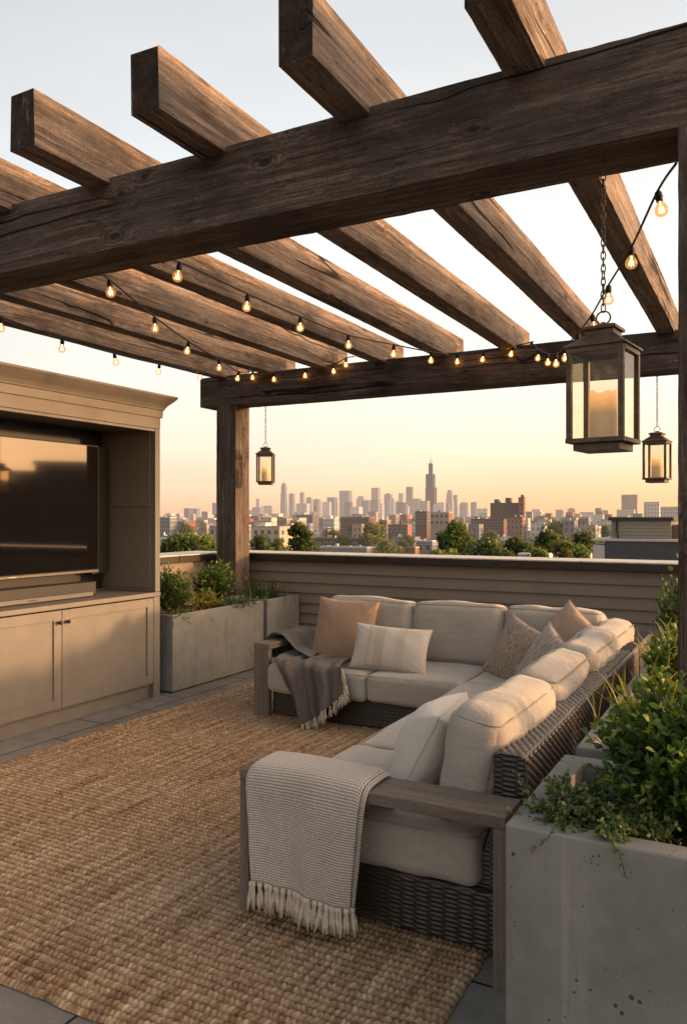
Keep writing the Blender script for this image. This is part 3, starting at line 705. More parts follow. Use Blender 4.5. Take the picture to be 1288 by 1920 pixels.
# ------------------------------------------------------------------ pillows
def pillow(name, w, h, t, loc, rot, m, label, seed=0, pinch=.07, n=44, pipe=None):
    g = np.linspace(-1, 1, n); g = np.sign(g)*(1-(1-np.abs(g))**1.35)
    U, Vv = np.meshgrid(g, g, indexing='ij')
    x = w/2*U*(1-pinch*(1-np.abs(Vv)**2.2)); y = h/2*Vv*(1-pinch*(1-np.abs(U)**2.2))
    th = t/2*(np.clip((1-U**2)*(1-Vv**2), 0, 1)**.42)
    P = np.stack([x, y, th*0], -1)
    W = vnoise(P*13+seed, seed)*.006+vnoise(P*34+seed, seed+9)*.0025
    cr = (np.abs(U)*np.abs(Vv))**2*np.sin(18*(U-Vv*np.sign(U*Vv)))*.006
    edge = np.clip((1-U**2)*(1-Vv**2)*6, 0, 1)
    top = np.stack([x, y, th+(W+cr)*edge], -1).reshape(-1, 3); bot = np.stack([x, y, -th+(W*.8)*edge], -1).reshape(-1, 3)
    f1 = grid_faces(n, n)
    uv = np.stack([(U+1)/2, (Vv+1)/2], -1).reshape(-1, 2)
    o = np_obj(name, np.concatenate([top, bot]), np.concatenate([f1, f1[:, ::-1]+n*n]), m, None, True, uv=np.concatenate([uv, uv]), loc=loc, rot=rot)
    bm = bmesh.new(); bm.from_mesh(o.data); bmesh.ops.remove_doubles(bm, verts=bm.verts, dist=1e-5); bm.to_mesh(o.data); bm.free()
    o.data.polygons.foreach_set('use_smooth', [True]*len(o.data.polygons))
    pts = [(x[i, j], y[i, j], 0) for i, j in ([(i, 0) for i in range(n)]+[(n-1, j) for j in range(1, n)]+[(i, n-1) for i in range(n-2, -1, -1)]+[(0, j) for j in range(n-2, 0, -1)])]
    mb = MB(); mb.tube(pts, .0042, 6, closed=True); mb.build('piping', pipe or m, o, True)
    return tag(o, label, 'cushion')
# local: w=x, h=y, thickness=z.  stand up: rotate about X by ~75deg (leaning back)
def stand(lean, yaw, roll=0):
    m = Matrix.Rotation(yaw, 4, 'Z')@Matrix.Rotation(R(90)-lean, 4, 'X')@Matrix.Rotation(roll, 4, 'Z')
    return m.to_euler()
pillow('throw_pillow', .51, .51, .17, (-2.89, 5.43, .655), stand(R(20), R(6), R(-2)), M['clay'], 'plain clay brown square pillow leaning beside the charcoal throw', 1)
pillow('throw_pillow', .58, .335, .16, (-2.41, 5.24, .583), stand(R(24), R(9), R(-3)), M['band'], 'cream rectangular lumbar pillow with woven bands in front of the clay pillow', 2)
pillow('throw_pillow', .46, .46, .17, (-1.52, 5.40, .59), stand(R(24), R(-30), R(-16)), M['slub_brown'], 'brown rough-weave pillow, the darkest one at the sofa corner', 3)
pillow('throw_pillow', .46, .46, .17, (-1.25, 5.05, .59), stand(R(26), R(-48), R(-18)), M['slub_grey'], 'greyish rough-weave pillow in front of the tan pillow at the sofa corner', 4)
pillow('throw_pillow', .48, .48, .17, (-1.2, 5.52, .655), stand(R(24), R(-22), R(-32)), M['tan'], 'smooth tan pillow half hidden behind the two rough-weave pillows', 5)
pillow('throw_pillow', .64, .39, .27, (-1.25, 3.15, .58), stand(R(27), R(-82), R(4)), M['cream'], 'pale cream pillow leaning on the nearest back cushion', 6)

# ------------------------------------------------------------------ throws
def tassels(mb, pts, dirs, L, r, seed):
    g = random.Random(seed)
    for p, d in zip(pts, dirs):
        p = Vector(p); d = Vector(d)
        for k in range(4):
            q = p+Vector((g.uniform(-.006, .006), g.uniform(-.004, .004), 0)); l = L*g.uniform(.8, 1.12)
            s = Vector((g.uniform(-.018, .018), g.uniform(-.012, .012), 0))
            mb.tube([q, q+d*l*.12+s*.05, q+d*l*.22+s*.1, q+d*l*.6+s*.5, q+d*l+s], [r*.8, r*1.15, r*.7, r*1.15, r*.5], 5)
def near_throw():
    # profile over the arm (arm y 2.5..2.69, top .573)
    prof = [(2.455, .19), (2.458, .3), (2.468, .42), (2.476, .52), (2.48, .566), (2.5, .588), (2.54, .594), (2.62, .596), (2.68, .592), (2.706, .576), (2.714, .53), (2.722, .47), (2.73, .435)]
    pts = []; 
    for (a, b) in zip(prof[:-1], prof[1:]):
        k = max(2, int(math.hypot(b[0]-a[0], b[1]-a[1])/.012)); pts += [(a[0]+(b[0]-a[0])*j/k, a[1]+(b[1]-a[1])*j/k) for j in range(k)]
    pts.append(prof[-1]); pts = np.array(pts)
    for _ in range(4): pts[1:-1] = (pts[:-2]+2*pts[1:-1]+pts[2:])/4
    s = np.concatenate([[0], np.cumsum(np.linalg.norm(np.diff(pts, axis=0), axis=1))])
    nx = 64; xs = np.linspace(0, 1, nx); n = len(pts)
    def layer(x0, x1, x0b, x1b, off, dz, seed):
        P = np.zeros((n, nx, 3)); hang = np.clip((.56-pts[:, 1])/.4, 0, 1)*(pts[:, 0] < 2.6)
        for i in range(n):
            a = x0+(x0b-x0)*hang[i]; b = x1+(x1b-x1)*hang[i]
            fold = .009*hang[i]*np.sin(xs*9+seed+pts[i, 1]*2)+.006*hang[i]*np.sin(xs*21+seed*2)
            crown = .006*np.sin(xs*PI)*np.clip(1-hang[i]*8, 0, 1)
            rnd_edge = -.012*(np.clip(np.abs(xs-.5)*2-.9, 0, 1)/.1)**2
            P[i, :, 0] = a+(b-a)*xs; P[i, :, 1] = pts[i, 0]-off*np.clip((2.56-pts[i, 0])/.07, 0, 1)+fold*(-1); P[i, :, 2] = pts[i, 1]+dz*np.clip((pts[i, 1]-.5)/.09, 0, 1)+crown+rnd_edge*np.clip(1-hang[i]*8, 0, 1)
        P[:, :, :] += (vnoise(P*14, seed)*.0025)[..., None]
        P[0, :, 2] += 0
        slope = -.02*xs[None, :]*hang[:, None]
        P[:, :, 2] += slope
        return P
    P = layer(-1.735, -1.25, -1.685, -1.285, .014, .014, 1); Q = layer(-1.725, -1.235, -1.67, -1.275, .0, .0, 2)
    uv = np.stack(np.broadcast_arrays(xs[None, :]*.5, s[:, None]), -1)
    V = np.concatenate([P.reshape(-1, 3), Q.reshape(-1, 3)]); f = grid_faces(n, nx)[:, ::-1]
    o = np_obj('throw_blanket', V, np.concatenate([f, f+n*nx]), M['throw_pale'], None, True, uv=np.concatenate([uv.reshape(-1, 2)]*2))
    sm = o.modifiers.new('thick', 'SOLIDIFY'); sm.thickness = .007; sm.offset = 0
    tag(o, 'pale taupe and cream basket-weave throw over the nearer sofa arm', 'blanket')
    mb = MB()
    for A, off in ((P, 0), (Q, .3)):
        k = 17; idx = [int((j+.5+off*.5)*(nx-1)/k) for j in range(k)]; idx = [min(q, nx-1) for q in idx]
        tassels(mb, [A[0, q] for q in idx], [(0, -.02, -1)]*k, .1, .0078, 3+int(off*10))
    mb.build('fringe', M['fringe_pale'], o, True)
near_throw()
def dark_throw():
    n, m = 90, 70
    prof = np.array([(5.62, .50), (5.5, .462), (5.3, .452), (5.1, .456), (5.0, .45), (4.955, .42), (4.945, .36), (4.935, .26), (4.925, .16), (4.92, .05)])
    t = np.linspace(0, len(prof)-1, n); pr = np.stack([np.interp(t, np.arange(len(prof)), prof[:, k]) for k in (0, 1)], -1)
    for _ in range(8): pr[1:-1] = (pr[:-2]+2*pr[1:-1]+pr[2:])/4
    xs = np.linspace(0, 1, m)
    xl = np.interp(t, [0, 2, 4, 5, 7, 9], [-3.32, -3.3, -3.26, -3.21, -3.08, -2.95]); xr = np.interp(t, [0, 2, 4, 5, 7, 9], [-2.78, -2.72, -2.70, -2.67, -2.64, -2.62])
    P = np.zeros((n, m, 3))
    for i in range(n):
        k = .4+.6*i/n
        fold = .02*np.sin(xs*13+1.2*np.sin(t[i]*.7))+.015*np.sin(xs*25+t[i]*.6)+.009*np.sin(xs*43+t[i]*1.3)
        out = np.clip((t[i]-4)/1.5, 0, 1)
        P[i, :, 0] = xl[i]+(xr[i]-xl[i])*xs
        P[i, :, 1] = pr[i, 0]-out*(.02+fold*k*1.2)
        P[i, :, 2] = pr[i, 1]+(1-out)*(fold*k+.016)
        # shorter on the right side
        if t[i] > 4:
            q = (t[i]-4)/5; P[i, :, 2] += q*.25*xs**1.3; 
    P += (vnoise(P*18, 5)*.006)[..., None]+(vnoise(P*40, 15)*.0025)[..., None]
    s = np.linspace(0, 1.2, n); uv = np.stack(np.broadcast_arrays(xs[None, :]*.6, s[:, None]), -1)
    # part folded over the arm
    n2, m2 = 60, 50; A = np.zeros((n2, m2, 3)); tt = np.linspace(0, 1, n2)
    px_ = np.interp(tt, [0, .2, .35, .42, .6, .68, .85, 1], [-3.53, -3.52, -3.49, -3.46, -3.32, -3.29, -3.2, -3.05]); pz_ = np.interp(tt, [0, .2, .35, .42, .6, .68, .85, 1], [.40, .5, .575, .605, .615, .59, .51, .475])
    for k in range(5): px_[1:-1] = (px_[:-2]+2*px_[1:-1]+px_[2:])/4; pz_[1:-1] = (pz_[:-2]+2*pz_[1:-1]+pz_[2:])/4
    ys = np.linspace(0, 1, m2)
    for i in range(n2):
        fold = .016*np.sin(ys*17+tt[i]*2)+.01*np.sin(ys*31+tt[i]*4)
        A[i, :, 0] = px_[i]-fold*(tt[i] < .35)*.7; A[i, :, 1] = 5.33+.13*tt[i]*0+(.36)*ys-.18*tt[i]*(1-ys); A[i, :, 2] = pz_[i]+np.abs(fold)*.8*(tt[i] > .2)
    A += (vnoise(A*20, 6)*.006)[..., None]
    uv2 = np.stack(np.broadcast_arrays(tt[:, None]*.7, ys[None, :]*.5), -1)
    V = np.concatenate([P.reshape(-1, 3), A.reshape(-1, 3)]); f = np.concatenate([grid_faces(n, m), grid_faces(n2, m2, off=n*m)])
    o = np_obj('throw_blanket', V, f, M['throw_dark'], None, True, uv=np.concatenate([uv.reshape(-1, 2), uv2.reshape(-1, 2)]))
    sm = o.modifiers.new('thick', 'SOLIDIFY'); sm.thickness = .008; sm.offset = 0
    tag(o, 'charcoal fringed throw spilling off the far seat onto the rug', 'blanket')
    mb = MB(); idx = list(range(0, m, 3))
    tassels(mb, [P[-1, q] for q in idx], [(.1, -.1, -1)]*len(idx), .075, .006, 9)
    side = list(range(n-32, n-1, 3)); tassels(mb, [P[q, -1] for q in side], [(.25, -.1, -1)]*len(side), .085, .006, 10)
    # keep yarn ends above the rug
    mb.v = [(x, y, max(z, .024)) for x, y, z in mb.v]
    mb.build('fringe', M['fringe'], o, True)
dark_throw()

# ------------------------------------------------------------------ planters and plants
def planter(x0, x1, y0, y1, h, label, m, wall=.05, group=None, soil=.07):
    root = empty('concrete_planter', ((x0+x1)/2, (y0+y1)/2, 0), 0, label, 'planter', group)
    cx, cy = root.location.x, root.location.y
    a, b = (x1-x0)/2, (y1-y0)/2; i = wall
    vs = []
    for (p, q, z) in ((a, b, .012), (a, b, h), (a-i, b-i, h), (a-i-.004, b-i-.004, .2)):
        vs += [(-p, -q, z), (p, -q, z), (p, q, z), (-p, q, z)]
    fs = [(3, 2, 1, 0), (12, 13, 14, 15)]
    for k in range(3):
        for j in range(4): fs.append((k*4+j, k*4+(j+1) % 4, k*4+4+(j+1) % 4, k*4+4+j))
    mb = MB(); mb.add(vs, fs); mb.build('planter_body', m, root, bevel=.007, seg=3)
    n = 24; g = np.linspace(-1, 1, n); U, Vv = np.meshgrid(g, g, indexing='ij')
    P = np.stack([U*(a-i+.001), Vv*(b-i+.001), h-soil+.012*vnoise(np.stack([U*6*a/.3, Vv*6*b/.3, U*0], -1), 4)], -1)
    grid_obj('soil', P, M['soil'], root)
    mb = MB(); mb.box(-a+.04, a-.04, -b+.04, b-.04, 0, .0115); mb.build('foot', M['rubber'], root)
    return root
PH = .755
planter(-.592, .17, 1.99, 2.675, PH, 'large pitted concrete planter in the foreground beside the nearer sofa arm', M['concrete'], .075, soil=.085)
planter(-.575, -.262, 2.775, 3.5, PH, 'concrete planter behind the wicker sofa back, next behind the foreground planter', M['concrete_pale'], .05)
planter(-.575, -.262, 3.6, 5.35, PH, 'long concrete planter holding tall grasses, farthest along the sofa back', M['concrete_pale'], .05)
planter(-5.15, -4.555, 5.37, 6.79, .685, 'long low concrete planter between the cabinet and the corner post', M['concrete_pale'], .04)
planter(-5.1, -4.54, 6.83, 7.46, .685, 'small square concrete planter with orange flowers behind the far sofa arm', M['concrete_pale'], .04)

LEAF = np.array([(0, 0, 0), (-.32, .3, .05), (0, .33, -.03), (.32, .3, .05), (-.3, .66, .02), (0, .68, -.06), (.3, .66, .02), (0, 1, -.1)])
LEAF_F = np.array([(0, 2, 1, 1), (0, 3, 2, 2), (1, 2, 5, 4), (2, 3, 6, 5), (4, 5, 7, 7), (5, 6, 7, 7)])
def leaves(name, pos, dirs, sizes, m, parent, tones, aspect=1.0, seed=0, up=.5):
    g = np.random.default_rng(seed); n = len(pos); pos = np.asarray(pos); d = np.asarray(dirs); d = d/(np.linalg.norm(d, axis=1, keepdims=True)+1e-9)
    nrm = g.normal(size=(n, 3))*.6+np.array([0, 0, up*2]); side = np.cross(d, nrm); side /= np.linalg.norm(side, axis=1, keepdims=True)+1e-9
    nn = np.cross(side, d); sz = np.asarray(sizes)[:, None, None]
    V = pos[:, None, :]+sz*(LEAF[None, :, 0:1]*aspect*side[:, None, :]+LEAF[None, :, 1:2]*d[:, None, :]+LEAF[None, :, 2:3]*nn[:, None, :])
    tri = []
    for f in LEAF_F:
        a = list(dict.fromkeys(f)); tri.append(a[:3])
        if len(a) == 4: tri.append([a[0], a[2], a[3]])
    T = np.array(tri); Fq = (T[None]+(np.arange(n)*8)[:, None, None]).reshape(-1, 3)
    col = np.repeat(np.asarray(tones), 8)
    return np_obj(name, V.reshape(-1, 3), Fq, m, parent, True, col=col)
def shrub(name, c, rad, label, cat='shrub', shoots=150, per=18, leaf=.026, m=None, seed=0, group=None, aspect=.8, spread=1.0, base=None, low=-.5, jag=.2, tipb=.6):
    """boxwood-like: shoots from base to an uneven ellipsoid, leaves along the outer half"""
    g = np.random.default_rng(seed); c = np.array(c, float); rad = np.array(rad, float)
    b0 = np.array(base if base is not None else (c[0], c[1], c[2]-rad[2]*.9)); root = empty(name, tuple(b0), 0, label, cat, group)
    pos, dr, sz, tn = [], [], [], []; mb = MB()
    for k in range(shoots):
        d = g.normal(size=3); d[2] = abs(d[2])*1.1+low*g.uniform(0, 1); d /= np.linalg.norm(d)
        tip = c+d*rad*(g.uniform(1-jag*1.6, 1+jag*.8))*spread; st = b0+(c-b0)*g.uniform(.1, .6)+g.normal(size=3)*rad*.12
        mid = (st+tip)/2+g.normal(size=3)*rad*.1-np.array([0, 0, rad[2]*.04])
        ts = g.uniform(.35, 1.0, per); ts.sort()
        for j, t in enumerate(ts):
            p = (1-t)**2*st+2*t*(1-t)*mid+t*t*tip; tan = 2*(1-t)*(mid-st)+2*t*(tip-mid); tan /= np.linalg.norm(tan)+1e-9
            v = tan*.7+g.normal(size=3)*.75+d*.35; v[2] += .25
            pos.append(p); dr.append(v); sz.append(leaf*g.uniform(.65, 1.25)); 
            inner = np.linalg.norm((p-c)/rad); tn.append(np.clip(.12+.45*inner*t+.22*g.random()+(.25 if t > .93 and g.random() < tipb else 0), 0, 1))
        if k % 3 == 0: mb.tube([tuple(st-b0), tuple(mid-b0), tuple(tip-b0)], [.004*leaf/.026, .0025*leaf/.026, .001], 4)
    pos = np.array(pos)-b0
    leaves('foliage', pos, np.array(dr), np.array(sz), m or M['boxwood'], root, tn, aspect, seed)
    mb.tube([(0, 0, -.04), tuple((c-b0)*.5)], [.011, .007], 6)
    mb.build('stems', M['stem'], root, True); return root
def trailing(name, spots, label, m, leaf=.014, seed=0, n=60, per=26, length=.16, cat='plant', h=.1, flowers=None, down=.35):
    g = np.random.default_rng(seed); b0 = np.mean(np.array(spots), axis=0); root = empty(name, tuple(b0), 0, label, cat)
    pos, dr, sz, tn = [], [], [], []; mb = MB(); fl = []
    for k in range(n):
        s = np.array(spots[g.integers(len(spots))])+g.normal(size=3)*np.array([.035, .035, 0]); a = g.uniform(0, 6.28); l = length*g.uniform(.5, 1.25)
        out = np.array([math.cos(a), math.sin(a), 0]); tip = s+out*l+np.array([0, 0, h*g.uniform(.1, 1.2)-down*l*g.random()]); mid = s+out*l*.35+np.array([0, 0, h*g.uniform(.5, 1.1)])
        line = []
        for t in np.linspace(0, 1, per):
            p = (1-t)**2*s+2*t*(1-t)*mid+t*t*tip; line.append(p)
            if t > .12:
                tan = 2*(1-t)*(mid-s)+2*t*(tip-mid); v = tan/np.linalg.norm(tan)*.5+g.normal(size=3)*.8; v[2] += .25
                pos.append(p); dr.append(v); sz.append(leaf*g.uniform(.6, 1.3)*(1.1-.35*t)); tn.append(np.clip(.1+.45*t+.35*g.random(), 0, 1))
        mb.tube([tuple(p-b0) for p in line[::4]]+[tuple(line[-1]-b0)], .0011, 4)
        if flowers is not None and g.random() < .5: fl.append(line[-1])
    leaves('foliage', np.array(pos)-b0, np.array(dr), np.array(sz), m, root, tn, .95, seed)
    mb.build('stems', M['stem'], root, True)
    if fl:
        P, D = [], []
        for p in fl:
            for a in range(6): P.append(p-b0+np.array([0, 0, .004])); D.append((math.cos(a*PI/3), math.sin(a*PI/3), .5))
        leaves('flowers', np.array(P), np.array(D), np.full(len(P), .012), flowers, root, np.random.default_rng(1).uniform(.2, .9, len(P)), 1.1, 3)
    return root
def blades(name, c, n, hgt, spread, label, m, seed=0, w=.009, cat='grass', flowers=None, droop=.6, fl_every=5, area=(.06, .06)):
    g = np.random.default_rng(seed); root = empty(name, c, 0, label, cat); V, Fs, Cc = [], [], []; tips = []
    for k in range(n):
        a = g.uniform(0, 6.28); b = np.array([g.normal()*area[0], g.normal()*area[1], 0]); h = hgt*g.uniform(.55, 1.15); s = spread*g.uniform(.2, 1.1)
        out = np.array([math.cos(a), math.sin(a), 0]); sd = np.array([-math.sin(a+g.normal()*.5), math.cos(a), 0]); o = len(V); tone = g.random()
        for j in range(6):
            t = j/5; p = b+out*s*t**1.7+np.array([0, 0, h*(t-droop*.35*t**3)]); ww = w*(1-t**2)*.5+.0004
            V.append(p-sd*ww); V.append(p+sd*ww); Cc += [np.clip(.15+.55*tone+.3*t*(tone > .6), 0, 1)]*2
        for j in range(5): q = o+2*j; Fs.append((q, q+1, q+3, q+2))
        tips.append(p)
    np_obj('foliage', np.array(V), np.array(Fs), m, root, True, col=np.array(Cc))
    if flowers is not None:
        P, D = [], []; mb = MB()
        for p in tips[::fl_every]:
            p = p*np.array([.7, .7, 1.08]); mb.tube([(p[0]*.3, p[1]*.3, 0), tuple(p)], .0018, 4)
            for q in range(3):
                for a in range(6): P.append(p+np.array([0, 0, -.012*q])); D.append((math.cos(a*PI/3+q), math.sin(a*PI/3+q), .9-.4*q))
        leaves('flowers', np.array(P), np.array(D), np.full(len(P), .024), flowers, root, g.uniform(.1, .9, len(P)), 1.1, 3)
        mb.build('stems', M['stem'], root, True)
    return root
# right-hand planters
shrub('boxwood_shrub', (-.16, 2.36, .885), (.275, .26, .205), 'glossy dark green boxwood in the big foreground planter', shoots=430, per=24, leaf=.0275, seed=1, base=(-.17, 2.36, .67), low=-.75, jag=.22)
trailing('trailing_plant', [(-.5, 2.12, .68), (-.47, 2.2, .68), (-.4, 2.12, .68), (-.33, 2.09, .68), (-.28, 2.13, .68), (-.48, 2.3, .68)], 'small-leaved trailing plant spilling over the rim of the foreground planter', M['thyme'], leaf=.017, seed=2, n=260, per=24, length=.1, h=.13, down=.12)
blades('grass_clump', (-.43, 3.2, .69), 55, .36, .2, 'wispy grass clump between the big boxwood and the wicker back', M['grass'], 3, .009)
shrub('leafy_shrub', (-.39, 3.95, .87), (.11, .25, .15), 'low green shrub in the long planter, just beyond the wispy grass', shoots=70, per=18, leaf=.028, seed=5, base=(-.4, 3.95, .69))
blades('grass_clump', (-.4, 4.5, .69), 110, .36, .17, 'taller straw-tipped grass in the middle of the long planter', M['grass'], 4, .012, area=(.06, .3))
blades('yellow_plant', (-.4, 4.15, .69), 9, .3, .26, 'plant with broad yellow leaves beside the near post', M['yellow_leaf'], 14, .05, cat='plant', area=(.03, .05))
shrub('leafy_shrub', (-.41, 5.05, .98), (.16, .25, .3), 'tall light green shrub at the far end of the long planter', shoots=90, per=18, leaf=.032, seed=6, base=(-.41, 5.05, .69))
# left-hand planters
shrub('boxwood_shrub', (-4.85, 5.66, .845), (.2, .24, .24), 'round boxwood in the long low planter, right beside the cabinet', shoots=230, per=18, leaf=.027, seed=7, base=(-4.85, 5.66, .62))
shrub('boxwood_shrub', (-4.86, 6.35, .845), (.21, .25, .26), 'taller bushy boxwood in the long low planter, in front of the corner post', shoots=240, per=18, leaf=.027, seed=8, base=(-4.86, 6.35, .62))
shrub('golden_shrub', (-4.68, 5.98, .74), (.11, .26, .11), 'golden leaved low shrub between the two boxwoods', shoots=90, per=16, leaf=.022, m=M['lime'], seed=9, base=(-4.7, 5.98, .62))
trailing('trailing_plant', [(-4.66, 5.45+i*.09, .62) for i in range(5)], 'pale green trailing plant over the near end of the long low planter', M['thyme'], leaf=.02, seed=10, n=60, per=20, length=.15, h=.1, flowers=M['petal'])
trailing('trailing_plant', [(-4.62, 6.3+i*.1, .63) for i in range(4)], 'loose trailing plant with pale flowers over the far end of the long low planter', M['thyme'], leaf=.022, seed=11, n=55, per=18, length=.2, h=.13, flowers=M['petal_white'])
blades('flowering_plant', (-4.78, 7.1, .62), 120, .3, .2, 'blade-leaved plant with orange flowers in the small square planter', M['iris'], 12, .014, cat='plant', flowers=M['petal'], fl_every=38, area=(.1, .12))

# ------------------------------------------------------------------ lanterns
def lantern_proto():
    root = empty('hanging_lantern', (0, 0, 0)); w = .095; z0 = -.49    # origin: top ring centre
    zb, zt = -.435, -.125
    mb = MB()
    for sx in (-1, 1):
        for sy in (-1, 1): mb.box(sx*w-.009*(sx > 0)*2, sx*w+.009*(sx < 0)*2, sy*w-.009*(sy > 0)*2, sy*w+.009*(sy < 0)*2, zb, zt)
    for z, hh in ((zb-.016, .016), (zt-.008, .018)):
        mb.box(-w-.002, w+.002, -w-.002, w+.002, z, z+hh) if z < -.4 else [mb.box(*q) for q in ((-w, w, -w-.001, -w+.014, z, z+hh), (-w, w, w-.014, w+.001, z, z+hh), (-w-.001, -w+.014, -w+.0145, w-.0145, z, z+hh), (w-.014, w+.001, -w+.0145, w-.0145, z, z+hh))]
    mb.build('frame', M['iron'], root, bevel=.0015)
    mb = MB(); mb.box(-w+.018, w-.018, -w+.018, w-.018, z0+.012, zb-.017); mb.build('base_foot', M['iron'], root, bevel=.002)
    vs, fs = [], []
    pr = [(w+.008, zt+.0105), (w+.008, zt+.018), (w-.005, zt+.024), (w*.62, zt+.052), (w*.5, zt+.06), (w*.5, zt+.075), (w*.6, zt+.077), (w*.6, zt+.088), (w*.35, zt+.096), (.012, zt+.1)]
    for r_, z in pr: vs += [(-r_, -r_, z), (r_, -r_, z), (r_, r_, z), (-r_, r_, z)]
    for i in range(len(pr)-1):
        for k in range(4): fs.append((i*4+k, i*4+(k+1) % 4, i*4+4+(k+1) % 4, i*4+4+k))
    fs += [(3, 2, 1, 0), tuple((len(pr)-1)*4+k for k in range(4))]
    mb = MB(); mb.add(vs, fs); mb.build('roof', M['iron'], root, bevel=.0015)
    mb = MB(); mb.lathe([(.006, zt+.095), (.012, zt+.1), (.009, zt+.107), (.006, zt+.11)], 12); mb.tube([(.024*math.cos(a*PI/10), 0, .024*math.sin(a*PI/10)) for a in range(20)], .003, 6, closed=True)
    mb.build('ring', M['iron'], root, True)
    for sx, sy in ((0, -1), (1, 0), (0, 1), (-1, 0)):
        a = w-.019; p = w-.008; v = [(-a, -p, zb), (a, -p, zb), (a, -p, zt-.006), (-a, -p, zt-.006)]
        rz = {(0, -1): 0, (1, 0): PI/2, (0, 1): PI, (-1, 0): -PI/2}[(sx, sy)]
        v = [tuple(Matrix.Rotation(rz, 3, 'Z')@Vector(q)) for q in v]
        mesh_obj('glass_pane', v, [(0, 1, 2, 3)], M['pane'], root)
    n = 28; rows = [(.044, 0), (.0455, .006), (.045, .09), (.0445, .165), (.0425, .17), (.038, .166), (.036, .15), (.012, .148)]
    vs, fs = [], []
    for i, (r_, z) in enumerate(rows):
        for k in range(n):
            a = 2*PI*k/n; dz = (.006*math.sin(2*a+1)+.004*math.sin(5*a))*(3 <= i <= 5); vs.append((r_*math.cos(a), r_*math.sin(a), z+dz))
    for i in range(len(rows)-1):
        for k in range(n): fs.append((i*n+k, i*n+(k+1) % n, (i+1)*n+(k+1) % n, (i+1)*n+k))
    fs += [tuple(range(n-1, -1, -1)), tuple((len(rows)-1)*n+k for k in range(n))]
    c = mesh_obj('candle', vs, fs, M['wax'], root, True, (0, 0, zb+.001))
    mb = MB(); mb.lathe([(.0012, .148), (.001, .156), (.0003, .159)], 6); mb.build('wick', M['black'], c, True)
    return root
def chain(parent, top, mat):
    mb = MB(); z = .03; k = 0; pitch = .0235
    while z < top:
        rx, rz = .0075, .0165; pts = []
        for a in range(14):
            t = 2*PI*a/14; x = rx*math.cos(t); zz = rz*math.sin(t)
            tw = (PI/2 if k % 2 else 0)+.25*math.sin(k); pts.append((x*math.cos(tw), x*math.sin(tw), z+.006+zz))
        mb.tube(pts, .0023, 5, closed=True); z += pitch; k += 1
    mb.lathe([(.003, top-.01), (.004, top+.001)], 8)
    return mb.build('chain', mat, parent, True)
def copy_tree(o, parent=None):
    c = o.copy(); COL.objects.link(c)
    if parent is not None: c.parent = parent
    for ch in list(o.children): copy_tree(ch, c)
    return c
def lanterns():
    proto = lantern_proto()
    G = 'candle lanterns hanging from the pergola beams'
    big = at_y(1131, 600, 2.826)
    spec = [((big.x, 2.826, 2.235), -8, 1.0, 'large iron candle lantern hanging on a long chain from the front beam'),
            ((at_y(1232, 800, 7.265).x, 7.265, 2.30), -8, 1.0, 'distant iron candle lantern hanging at the right end of the rear beam'),
            ((at_y(498, 840, 7.265).x, 7.265, 2.335), 26, .95, 'small iron candle lantern hanging beside the corner post')]
    trees = [proto]+[copy_tree(proto) for _ in spec[1:]]
    for o, (p, rz, sc, lab) in zip(trees, spec):
        o.location = p; o.rotation_euler = (0, 0, R(rz)); o.scale = (sc*1.02, sc*1.02, sc*.965); tag(o, lab, 'lantern', G)
        chain(o, (BZ0-p[2])/(sc*.965), M['iron'])
lanterns()

# ------------------------------------------------------------------ string lights
def bulb_proto():
    mb = MB(); mb.lathe([(.006, .0), (.013, -.004), (.0165, -.012), (.0165, -.026), (.0185, -.028), (.0185, -.034), (.0155, -.038), (.0155, -.05), (.012, -.052)], 14)
    so = mb.build('socket', M['rubber'], None, True)
    mb = MB(); mb.lathe([(.013, -.05), (.0135, -.054), (.016, -.059), (.023, -.068), (.029, -.081), (.0305, -.092), (.0285, -.103), (.021, -.113), (.0105, -.1185), (.0008, -.12)], 18, cap=False)
    gl = mb.build('bulb', M['bulb'], None, True)
    mb = MB(); pts = []
    for k in range(9): pts.append((.0105*math.cos(k*.8), .0105*math.sin(k*.8), -.08-.022*(k % 2)))
    mb.tube(pts, .0015, 5); mb.tube([(0, 0, -.052), (0, 0, -.078)], .0022, 6)
    fi = mb.build('filament', M['filament'], None, True)
    return so, gl, fi
